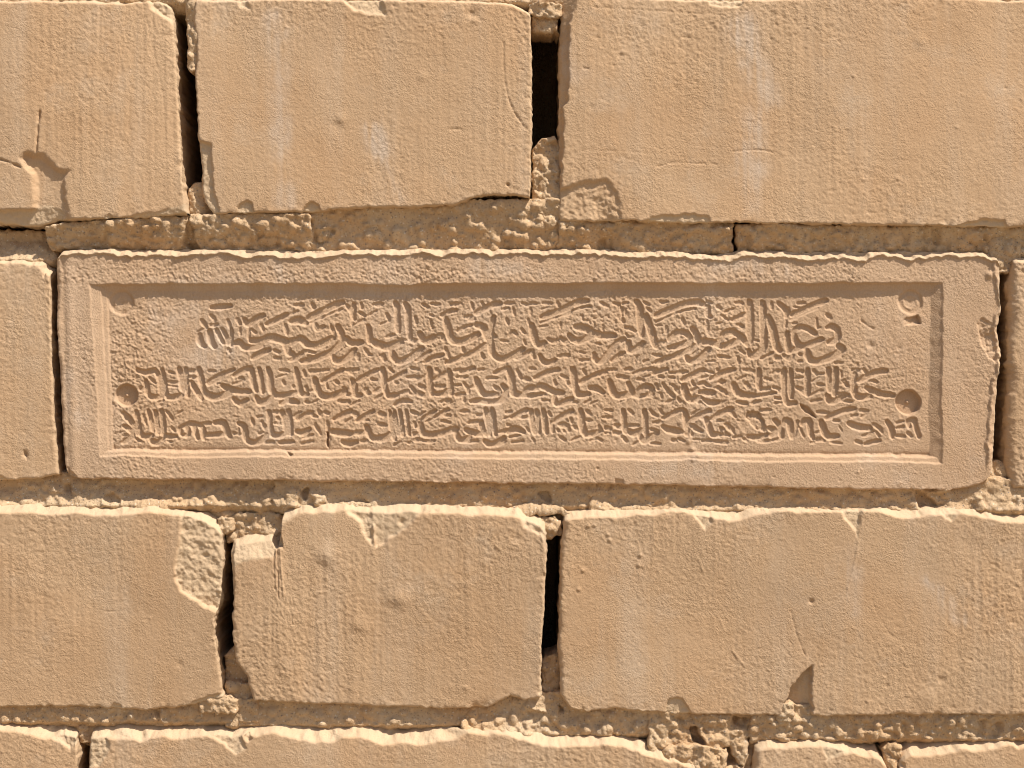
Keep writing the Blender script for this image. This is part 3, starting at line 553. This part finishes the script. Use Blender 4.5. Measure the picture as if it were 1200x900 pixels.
((720, 425), 8.571, 3, """6:92,480 98,560 108,650 120,700|6:155,475 190,510|6:308,480 312,560 318,680 325,730|6:365,475 400,515 440,540|6:470,480 490,510|5.5:500,558 600,505 690,470|7:715,490 728,560 735,650 735,720|5:780,525 860,472|5.5:755,590 860,525 965,480|7:15,630 65,655|6:10,700 65,705|6.5:145,632 245,632|7.5:155,690 200,712 280,680|7:262,730 300,785 380,755 435,710|6:400,605 480,592|7:380,670 450,692|7.5:500,645 560,675 640,690 685,695|6:95,750 125,785|5:190,828 250,792|6:370,812 460,815|6:590,780 625,782|6:650,762 705,785|6:765,620 830,665 880,685|6:770,680 790,725|6:935,560 955,640 990,715 1060,720|5:885,560 940,560|5:985,568 1080,512 1175,470|5.5:1030,575 1100,580|6:1120,620 1165,665|6:1085,660 1105,670|6:1100,720 1150,725|6:890,785 985,785|6:1010,790 1130,805|5:800,772 860,775|6:1165,500 1200,520"""),
((600, 425), 8.571, 2, """6:50,70 75,110 92,155|6:185,60 230,62|6:140,155 175,168|5.5:235,155 350,102 465,65|7:612,60 628,150 640,250 675,320 770,315|6:715,70 745,115|5.5:690,200 800,138 900,100 950,92|6:945,72 1050,70|6.5:1060,135 1165,148|6:430,180 440,215|6.5:500,130 560,155|6.5:555,190 600,255|7:275,230 360,258 430,295 515,302|6.5:125,295 180,255 255,262|5:105,335 200,330 330,318|5.5:50,300 95,315|6.5:430,345 445,405 510,408 600,360|6:310,375 375,378|5:580,395 655,400|5:735,402 790,372|4:795,415 855,385|7:790,250 860,262 915,295|7:985,180 1005,255 1050,328 1120,330 1185,305|5:1155,65 1190,70"""),
((600, 425), 8.571, 3, """5:0,552 80,505 155,468|6:80,550 175,552|6:192,480 205,560 220,660 232,705|5.5:248,480 260,560 272,700|6:318,480 328,560 338,660 350,705|6:370,500 390,535|6.5:395,590 410,650 415,695|5.5:420,598 500,540 610,485|5:595,560 605,600|8:480,620 550,635 570,680|5:520,680 540,700|7:620,640 665,670|7:692,480 700,560 710,650 750,720 830,712 870,695|6:760,485 790,520|6:760,575 795,580|6:935,475 1005,482|6.5:920,545 1000,550|6.5:875,640 905,685|7:950,655 985,665|5:945,710 980,705|6.5:1045,635 1105,642|6.5:1035,700 1085,708|7:0,680 60,672 115,688|6:145,650 180,700|4:0,735 70,722|4.5:0,800 115,785|5:210,765 225,790|6.5:490,750 535,778|5:605,782 695,740|6:795,785 850,762 905,782|5:460,670 470,690"""),
((480, 425), 8.571, 2, """6:15,55 85,65|6:0,145 90,145|4:80,178 175,112|6.5:195,60 202,150 208,250 225,315|6:270,70 300,100|4.5:235,175 375,92|6:392,70 402,150 410,250 412,310|6:450,75 530,70|5:515,98 645,48|6:470,145 575,142|6:700,70 735,65|7:668,160 700,245 755,318 880,318|6.5:780,155 875,152|4.5:850,105 975,52|7:1000,60 1020,150 1030,240 1050,315 1130,320|6:1085,70 1115,135|6:1155,165 1200,165|6.5:255,235 345,235|6:260,310 340,312 385,275|5:235,270 255,320|6:450,225 515,222|7:545,205 580,250 590,295|7:470,330 550,315|6:620,245 660,235|7:850,235 905,280 900,315|6.5:935,230 975,280 950,345 890,385 780,390 700,378 620,390|6:315,390 405,375|3.5:340,428 455,388|6:540,345 550,390|7:10,240 50,285|5:5,310 30,320|7:100,230 170,265|7.5:90,295 150,330 185,290|5:1130,325 1200,295"""),
((480, 425), 8.571, 3, """6:15,490 75,505|4.5:55,565 155,492|4.5:115,572 260,482|4.5:250,550 385,472|6:345,530 405,530|6.5:315,585 400,600|5.5:165,590 230,565|6:45,600 55,645|6:30,705 85,715|7:105,610 125,700 200,725 300,712 400,685 475,665|6.5:460,690 490,765 560,772 605,745|6:520,490 590,482|5.5:685,525 730,525|6.5:590,605 690,592|7:570,680 640,705 715,715|6.5:720,600 730,665 775,725|6:762,470 778,540 795,640 810,725|6:828,470 838,560 850,660 865,725|7:905,700 985,685|7:990,700 1060,665 1145,695|5:1005,748 1110,728|4.5:1030,558 1175,478|6:1105,548 1185,550|5:975,500 1020,490|4:945,562 1010,540|5:985,620 1010,630|6:755,790 820,822 890,800 950,755|4:890,838 970,792|5:1030,802 1140,788|6:35,780 105,778|6:140,790 245,785|6:580,795 680,788|4:0,812 20,808"""),
((360, 425), 8.571, 2, """7:25,90 115,85|6:140,80 205,72|5:145,190 240,135 355,68|7:395,75 500,68|6:420,90 450,105|5:500,178 600,122 705,68|6:752,60 768,150 778,250 815,330 905,328|6:820,55 860,90|4.5:808,188 900,135 985,88|6:1040,50 1105,65|6:1010,145 1100,155|4:1100,188 1195,132|7:70,165 90,250 130,320 200,342 300,320 375,280|6:185,200 200,255|6:280,185 305,205|6.5:360,255 385,270|6.5:395,315 430,325|6.5:450,175 470,250 480,320 530,325|6:645,165 690,170|8:585,275 610,305|7:670,290 745,260|4.5:675,368 765,315|6:875,190 900,205|7:930,310 1015,285|7:1045,250 1080,310|7:1120,230 1190,270|7:1120,325 1160,325|4.5:30,285 60,275|4.5:30,408 110,368|7:310,385 415,395|5:430,428 515,385|5:880,425 960,380 1040,390"""),
((360, 425), 8.571, 3, """6:0,495 45,495|6.5:40,530 90,545|6:105,485 130,525|6:175,500 210,510|6:270,565 350,525 435,480|8:460,505 490,525|5:385,598 445,552|5:495,588 580,535 660,485|5:570,580 610,575|8:730,510 770,525|8:720,620 785,628|5.5:828,490 840,600 858,700 875,770|5:870,490 888,590 910,720|5:925,480 940,590 960,730|5:990,480 1003,600 1018,720|6:1050,500 1100,515|5:75,610 100,670 130,720|6:195,595 208,680 235,705|8:255,690 350,708 435,710|7.5:460,705 570,705|7:595,645 630,730 690,765 780,752 825,710|6:350,795 420,820 485,800|6:545,790 590,785|5:870,830 940,795|7:1070,715 1110,715|5:1015,805 1050,800|6:1070,775 1140,775|5:0,795 50,790|3.5:222,740 212,865"""),
((240, 425), 8.571, 2, """5:50,80 85,80|5:15,205 130,135 285,68|6:285,125 370,78 450,60 465,120 480,200 510,285|5.5:538,60 555,150 575,300|6.5:630,60 648,150 655,250 700,322 800,330 905,295|6.5:755,75 835,82|4.5:710,150 810,112|5.5:780,180 795,220|6:910,60 925,150 940,240 965,310 1020,318|6:985,85 1000,130|6:885,235 910,265|6:1010,245 1025,280|7:1050,85 1150,82|4.5:270,215 330,198 385,170|5:335,155 370,150|5:110,210 135,205|7:170,230 260,270 350,290 440,288|7.5:0,300 60,340 150,335 240,300|6.5:285,365 345,412 415,370|7:515,350 555,400 620,380 665,345|6:760,410 840,380 925,400|6:1010,395 1035,400"""),
((240, 425), 8.571, 3, """6:0,610 30,605|7:95,605 170,605 195,650 215,700 240,740|6:280,710 310,715|5:15,728 170,722|6.5:335,610 380,635 390,690 410,770 480,808 560,780 615,725|5:335,660 335,720 375,710|5.5:465,560 480,620|5.5:525,545 560,540|6.5:565,590 605,655 620,700|5:535,715 590,700|6:638,490 648,600 670,715 750,730 805,710|6:685,495 750,500|6:770,490 795,560 810,650 825,715|6:830,480 842,560 850,650 858,715|6.5:720,560 745,575|6.5:690,605 770,615|6:895,540 955,495|5:920,568 1020,515 1065,505|7:1075,530 1100,540|6:1135,485 1160,510|7:920,690 980,705 1045,665|6:1100,630 1150,700|5:985,755 1080,722|6.5:595,800 680,800|5:750,805 880,795|4.5:965,815 1070,795"""),
((120, 425), 8.571, 2, """6:345,75 430,98 505,75|5.5:515,70 550,130 575,250 585,340|6:585,70 608,200 628,320 700,348 785,318|6:460,150 520,205|5.5:425,180 435,290 490,345 565,340|6:370,270 400,255|6:655,90 705,105|6.5:655,195 745,195|5:650,230 730,240|6:758,60 778,150 800,290|5:822,60 835,200 845,330|7:865,85 930,82|7:870,145 935,145|6:880,190 940,290 985,360|6.5:955,60 985,200 1015,300 1080,342 1200,330|6:1060,80 1100,85|5:1055,218 1200,138|4.5:540,400 600,380"""),
((120, 425), 8.571, 3, """6.5:195,510 265,575 308,650 335,710|6:205,640 265,675 285,735 195,798|6:195,725 235,725|6:325,490 340,600 360,700 420,748 485,725|5.5:395,520 425,610|5:448,480 475,580 500,690|5.5:518,490 532,600 548,710|6:578,480 595,600 612,730 730,740|6:470,780 540,805 605,755|6:635,490 690,570|4.5:725,525 795,480|6:680,650 715,690|5:775,720 770,650 830,645 850,720 795,728|5:840,615 905,615 925,700 945,760|5:945,620 1000,660 1010,765|6.5:950,622 1075,612|5:1040,735 1200,712|6:1125,615 1200,612|5:335,775 370,785|5:640,785 690,795"""),
]
LINEMASK = {1: TR.a * 0, 2: TR.a * 0, 3: TR.a * 0}
cut = TR.a * 0
for (ox, oy), sc, line, txt in TILES:
    for st in txt.split('|'):
        w, pts = st.split(':'); w = float(w)
        P = [(ox + float(p.split(',')[0]) / sc, oy + float(p.split(',')[1]) / sc) for p in pts.split()]
        P = [(x - .25, y + .35) for x, y in P]
        C = curve(P); xs = [p[0] for p in C]; ys = [p[1] for p in C]; r = w / 2 + 3
        sl, X, Y = TR.box(min(xs) - r, min(ys) - r, max(xs) + r, max(ys) + r)
        d, tt, LL = seg_dist_t(X, Y, C)
        d = d + .2 * samp('g2', X, Y, (40, 9)) + .2 * samp('g4', X, Y, (2, 80))
        tap = 1 - (.22 if LL > 6 else .08) * np.clip(1 - np.minimum(tt, LL - tt) / (w * .8), 0, 1) ** 1.3 * (1 if w > 3 else .5)
        e = (w * .5 + (.95 if LL > 15 else -.1)) * tap - d                                       # positive inside the stroke
        wall_w = 1.8
        dep = min(2.7, 1.1 + w * .28) * (1 if LL > 15 else .62)
        cut[sl] = np.maximum(cut[sl], dep * sstep((e + .35) / wall_w))
        LINEMASK[line][sl] = np.maximum(LINEMASK[line][sl], (e > -1.0))
# clay pushed up round the strokes
def blur(a, n):
    for _ in range(n):
        a = (np.roll(a, 1, 0) + np.roll(a, -1, 0) + a * 2) / 4; a = (np.roll(a, 1, 1) + np.roll(a, -1, 1) + a * 2) / 4
    return a
halo = np.clip(blur((cut > .5).astype(np.float32), 9) - (cut > .5), 0, 1)
TR.a += cut - halo * .7
def ring_dist(cx, cy, r): 
    b = TR.box(cx - r - 5, cy - r - 5, cx + r + 5, cy + r + 5); sl, X, Y = b
    return sl, X, Y, np.hypot(X - cx, Y - cy) + .3 * samp('g4', X, Y, (6, 6))
HOLES = [(1066, 471.5, 15.4, 7.5), (146.3, 463.5, 13.8, 6.0)]
SEALS = [(140.5, 354.5, 14.0), (1068.5, 354, 14.0)]
HM = TR.a * 0; SM = TR.a * 0
for cx, cy, r, dep in HOLES:
    sl, X, Y, d = ring_dist(cx, cy, r)
    TR.a[sl] += dep * sstep((r - d) / 1.6) * (1 + 0 * d) - 3.6 * np.exp(-((X - cx) ** 2 + (Y - cy) ** 2) / 3.2)
    TR.a[sl] += .5 * sstep((r - d) / 2) * samp('g6', X, Y)
    HM[sl] = np.maximum(HM[sl], d < r + .8)
for cx, cy, r in SEALS:
    sl, X, Y, d = ring_dist(cx, cy, r)
    TR.a[sl] += 2.6 * sstep((r - d) / 1.4) + 1.4 * np.exp(-((d - r) / .9) ** 2) - .7 * np.exp(-((d - r * .55) / 1.6) ** 2) + .8 * np.exp(-(d / 2.2) ** 2)
    SM[sl] = np.maximum(SM[sl], d < r + .8)
# damage on the plaque
chip([(1052, 377), (1064, 371), (1078, 368), (1084, 383), (1074, 380), (1060, 383)], 10.5, 2.5, .5, (.25, -.2), R=TR)
chip([(874, 478), (892, 482), (900, 494), (912, 506), (898, 512), (884, 506), (872, 492)], 9.8, 4, .9, (0, -.12), R=TR)
chip([(935, 470), (950, 476), (958, 490), (944, 484)], 12.5, 2, .5, R=TR)
for cx_, cy_, cr_, ch_ in ((798, 495, 3.5, 1.6), (803, 505, 3.5, 1.5), (808, 517, 3.2, 1.5), (812, 527, 3.8, 2.2), (817, 534, 4.5, 2.6), (812, 536, 3.5, 1.8), (893, 494, 5, 1.6), (900, 502, 5, 1.8), (888, 500, 4, 1.2)): bump(cx_, cy_, cr_, ch_, R=TR)
chip([(316, 520), (332, 523), (345, 533), (340, 536), (325, 528)], 7, 2, .3, R=TR)
chip([(380, 505), (386, 505), (386, 526), (381, 526)], 14, 1.5, .3, R=TR)
chip([(1144, 378), (1152, 372), (1166, 380), (1176, 372), (1180, 420), (1168, 428), (1158, 420), (1150, 405)], 3, 3, 1.2, R=TR)
chip([(720, 575), (721, 561), (731, 561), (732, 575)], 2.5, 1.5, .3, R=TR); chip([(745, 575), (755, 566), (790, 568), (795, 580)], 1.5, 2, .4, R=TR)
chip([(66, 590), (80, 548), (92, 556), (100, 590)], 3, 2, .5, R=TR)
bump(1159.5, 322, 4.5, 3.2, R=TR); bump(700, 549, 1.8, -2, R=TR); bump(1022, 405, 4, -1.6, R=TR)
scratch([(1010, 375), (1016, 380), (1024, 385)], 2, 1, R=TR); bump(1055, 408, 3, -1, R=TR); bump(1066, 412, 3, -.8, R=TR)
for _ in range(180):
    bump(rg.uniform(70, 1165), rg.choice((rg.uniform(300, 330), rg.uniform(540, 566), rg.uniform(300, 566))), rg.uniform(.8, 1.8), rg.choice((-1, 1)) * rg.uniform(.3, .9), R=TR)
def plaque_relief(X, Y, eT, eB, eL, eR):
    frame_top = np.exp(-((Y - 322) / 11.0) ** 2)
    floor_ = ((Y > 345) & (Y < 520) & (X > 130) & (X < 1086)).astype(float)
    quiet = np.clip(1 - sstep((X - 990) / 40) * .45, .4, 1)
    smooth = LINE_ALL.get(X, Y)
    r = (.55 + .75 * frame_top + .55 * floor_ + .3 * samp('g25', X, Y, (80, 80))) * quiet
    bevel = BEV.get(X, Y)
    r = np.clip(r, .25, 2) * (1 - .8 * smooth) * (1 - .75 * bevel)
    d = r * (.24 * samp('g1', X, Y, (3, 3)) + .11 * samp('g2', X, Y, (70, 3)) + .06 * samp('g4', X, Y, (7, 37)))
    d += .35 * samp('g25', X, Y, (9, 200)) + .5 * samp('g80', X, Y, (300, 200)) + r * .18 * np.maximum(0, samp('g2b', X, Y, (11, 5)) - 1.2)
    # raised pressing lip along the upper and right edges
    lw = np.clip(7.6 + 1.5 * samp('g12', X, Y * 0, (40, 0)) + .9 * samp('g4', X, Y * .3, (4, 0)) + .5 * samp('g2', X, Y, (4, 0)), 3.5, 12)
    d += sstep((lw + 1 - eT) / 2) * (.45 * samp('g4', X, Y, (14, 5)) + .35 * samp('g2', X, Y, (34, 5)))
    lipT = np.interp(eT - lw, [-8, -1.0, 0, 1.3], [13.5, -2.4, -2.3, 0])
    d += np.where(eT < 16, np.where(eT - lw < 1.4, lipT, 0), 0) * (1 - .0 * X)
    rw = 6.0 + 2.2 * samp('g12', X * 0, Y, (0, 140)) + 1.0 * samp('g4', X * 0, Y, (0, 14))
    lipR = np.interp(eR - rw, [-8, -1.5, 0, 2.0], [3.5, -2.6, -2.2, 0])
    d += np.where((eR - rw < 2) & (eT > 6), lipR, 0) * sstep((560 - Y) / 30)
    # rounded left arris and soft hollow in the left border
    d += -.9 * np.exp(-((X - 80 - (Y - 300) * .03) / 5.0) ** 2) + .6 * np.exp(-((X - 72 - (Y - 300) * .035) / 3.0) ** 2)
    near = np.exp(-np.maximum(np.minimum(eT, np.minimum(eB, np.minimum(eL, eR))), 0) / 3.0)
    d += near * (1.0 * np.maximum(0, samp('g4', X, Y, (60, 60)) - .4) + .35 * samp('g2', X, Y))
    PALE['a'] = np.clip(.7 * sstep((lw + 1 - eT) / 2) + .5 * sstep((3 - eR) / 2) + .3 * np.exp(-np.maximum(eL, 0) / 2), 0, 1)  # lip and edges paled, the upper lip to paint in its sunlit brightness
    PALE['a'] = np.where(PALE['a'] < .15, PALE['a'] - FC.get(X, Y), PALE['a'])
    return d + TR.get(X, Y)
LINE_ALL = Raster(TX0, TY0, TX1, TY1, .5); LINE_ALL.a = np.clip(np.maximum(cut / 3, HM), 0, 1)
BEV = Raster(TX0, TY0, TX1, TY1, .5)
mn = np.minimum.reduce([sT, sB, sL, sR]); BEV.a = ((mn > 0.02) & (mn < 1.02)).astype(np.float32)
TT = [(67, 297), (72, 293), (110, 291), (200, 292), (350, 293), (500, 291), (640, 291), (740, 292), (800, 294), (835, 299), (870, 293), (950, 295), (1080, 294), (1150, 295), (1168, 298), (1173, 303)]
TB = [(84, 558), (95, 561), (130, 561), (300, 563), (500, 565), (700, 567), (850, 570), (1000, 573), (1060, 574), (1110, 574), (1140, 571), (1152, 566), (1160, 558)]
TL = [(65, 310), (66, 380), (69, 440), (72, 500), (76, 545), (79, 554)]
TRr = [(1172, 320), (1170, 345), (1173, 365), (1170, 390), (1174, 410), (1170, 440), (1168, 470), (1166, 510), (1163, 545)]
V, Q, keep, cxx, cyy, _, PA = patch(TT, TB, TL, TRr, 0.85, plaque_relief, (6, 1.5, .6, 2.0), .8, 77, 300, .6)
# smooth normals over the whole plaque so that its parts meet without seams
h, w = Q.shape[0] + 1, Q.shape[1] + 1
G = V.reshape(h, w, 3); nrm = np.zeros((h, w, 3))
fn = np.cross(G[1:, 1:] - G[:-1, :-1], G[:-1, 1:] - G[1:, :-1]); fn /= (np.linalg.norm(fn, axis=-1, keepdims=True) + 1e-20)
fn = np.where(keep[..., None], fn, 0)
for a_, b_ in ((0, 0), (0, 1), (1, 0), (1, 1)): nrm[a_:h - 1 + a_, b_:w - 1 + b_] += fn
nrm /= (np.linalg.norm(nrm, axis=-1, keepdims=True) + 1e-20)
if nrm[h // 2, w // 2, 1] > 0: nrm = -nrm
nrm = nrm.reshape(-1, 3)
def gm(mask):
    R = Raster(TX0, TY0, TX1, TY1, .5); R.a = mask.astype(np.float32); return R.get(cxx, cyy) > .5
cls = np.zeros(cxx.shape, int)                         # 0 border
mid = np.zeros(cxx.shape, bool); kk = len(SK) - 1; mid[kk:-kk, kk:-kk] = True
cls[gm(floor_mask) & mid] = 1
for ln in (1, 2, 3): cls[gm(LINEMASK[ln]) & mid & (cls == 1)] = 1 + ln
cls[gm(HM) & mid] = 5; cls[gm(SM) & mid] = 6
plaque = link(bpy.data.objects.new('inscribed_plaque', None))
P0 = np.array(((620 - CX) * S, 0, (CY - 565) * S + CZ)); plaque.location = tuple(P0); plaque.empty_display_size = .05
plaque['label'] = 'long tan clay plaque with three lines of incised Arabic script in a sunken panel'
plaque['category'] = 'plaque'
def tpart(name, m, parent, pbase, label=None):
    q = Q[keep & m]; used = V[q.ravel()]; org = (used.min(0) + used.max(0)) / 2
    me = grid_mesh(name, V, q, M_TAB, org, nrm, PA)
    o = link(bpy.data.objects.new(name, me), parent); o.location = tuple(org - pbase)
    if label: o['label'] = label
    return o, org
tpart('border', cls == 0, plaque, P0, 'raised plain border with a ragged upper lip')
panel, PO = tpart('panel', cls == 1, plaque, P0, 'sunken rectangular writing panel')
for ln, lb in ((1, 'upper line of incised Arabic script'), (2, 'middle line of incised Arabic script'), (3, 'lower line of incised Arabic script with dates')):
    tpart('text_line', cls == 1 + ln, panel, PO, lb)
left = cxx < 600
tpart('round_hole', (cls == 5) & left, panel, PO, 'round hole by the left end of the lines'); tpart('round_hole', (cls == 5) & ~left, panel, PO, 'round hole by the right end of the lines')
tpart('round_mark', (cls == 6) & left, panel, PO, 'faint round mark in the upper left corner'); tpart('round_mark', (cls == 6) & ~left, panel, PO, 'faint round mark in the upper right corner')

# ------------------------------------------------------------------ the rest of the wall beyond the frame, and the ground
import bmesh
def plain_brick(seed, L_, H_):
    g = random.Random(seed); bm = bmesh.new()
    def ring(dx, y): return [bm.verts.new((sx * (L_ / 2 - dx) * S + g.uniform(-1, 1) * S, y * S, sz * (H_ / 2 - dx) * S + g.uniform(-1, 1) * S)) for sx, sz in ((-1, -1), (1, -1), (1, 1), (-1, 1))]
    r0 = ring(5, -.2); r1 = ring(0, 5); r2 = ring(0, 299)
    bm.faces.new(r0)
    for a, b in ((r0, r1), (r1, r2)):
        for i in range(4): bm.faces.new((a[i], b[i], b[(i + 1) % 4], a[(i + 1) % 4]))
    bmesh.ops.recalc_face_normals(bm, faces=bm.faces)
    me = bpy.data.meshes.new('brick'); bm.to_mesh(me); bm.free(); me.materials.append(M_BRICK)
    return me
protos = [plain_brick(i, 1060, 255) for i in range(4)]
def far_brick(x0, x1, y0, y1, k):
    o = link(bpy.data.objects.new('brick', protos[k % 4]), wall)
    o.location = (((x0 + x1) / 2 - CX) * S, 0, (CY - (y0 + y1) / 2) * S + CZ)
    o.scale = ((x1 - x0) / 1060, 1, (y1 - y0) / 255)
XL, XR = -2900, 4100
rows = [(-2, 260, -580, 1500), (301, 568, -522, 1540), (596, 834, -440, 1520), (856, 1092, -420, 1520)]
kb = 0
for y0, y1, xa, xb in rows:
    x = xa
    while x > XL: far_brick(max(x - 1085, XL), x - 0, y0, y1, kb); x -= 1110; kb += 1
    x = xb
    while x < XR: far_brick(x, min(x + 1085, XR), y0, y1, kb); x += 1110; kb += 1
yb = 1122; r = 0
while yb < 4780:
    x = XL - (0 if r % 2 else 520)
    while x < XR: far_brick(max(x, XL), min(x + 1085, XR), yb, min(yb + 255, 4784), kb); x += 1110; kb += 1
    yb += 285; r += 1
yt = -34; r = 0
while yt > -3000:
    x = XL - (0 if r % 2 else 520)
    while x < XR: far_brick(max(x, XL), min(x + 1085, XR), yt - 255, yt, kb); x += 1110; kb += 1
    yt -= 285; r += 1
def box_mesh(name, x0, y0, z0, x1, y1, z1, mat):
    bm = bmesh.new(); vs = [bm.verts.new((x, y, z)) for x in (x0, x1) for y in (y0, y1) for z in (z0, z1)]
    for f in ((0, 1, 3, 2), (4, 6, 7, 5), (0, 4, 5, 1), (2, 3, 7, 6), (0, 2, 6, 4), (1, 5, 7, 3)): bm.faces.new([vs[i] for i in f])
    bmesh.ops.recalc_face_normals(bm, faces=bm.faces)
    me = bpy.data.meshes.new(name); bm.to_mesh(me); bm.free(); me.materials.append(mat); return me
# mortar between the far bricks, kept off the photographed field, and the core of the wall
def pxbox(name, x0, x1, y0, y1, d0, d1, mat):
    o = link(bpy.data.objects.new(name, box_mesh(name, (x0 - CX) * S, d0 * S, (CY - y1) * S + CZ, (x1 - CX) * S, d1 * S, (CY - y0) * S + CZ, mat)), wall)
    return o
pxbox('mortar_backing', XL, XR, 1098, 4783, 14, 300, M_MORT); pxbox('mortar_backing', XL, XR, -3130, -40, 14, 300, M_MORT)
pxbox('mortar_backing', XL, -310, -38, 1096, 14, 300, M_MORT); pxbox('mortar_backing', 1570, XR, -38, 1096, 14, 300, M_MORT)
pxbox('wall_core', XL, XR, -3130, 4783, 303, 1100, M_MORT)
gm_ = bpy.data.meshes.new('ground'); gm_.from_pydata([(-200, -200, 0), (200, -200, 0), (200, 200, 0), (-200, 200, 0)], [], [(0, 1, 2, 3)]); gm_.materials.append(M_GROUND)
ground = link(bpy.data.objects.new('ground', gm_)); ground['kind'] = 'structure'
print('tris', sum(len(o.data.polygons) for o in scene.objects if o.type == 'MESH') * 2)
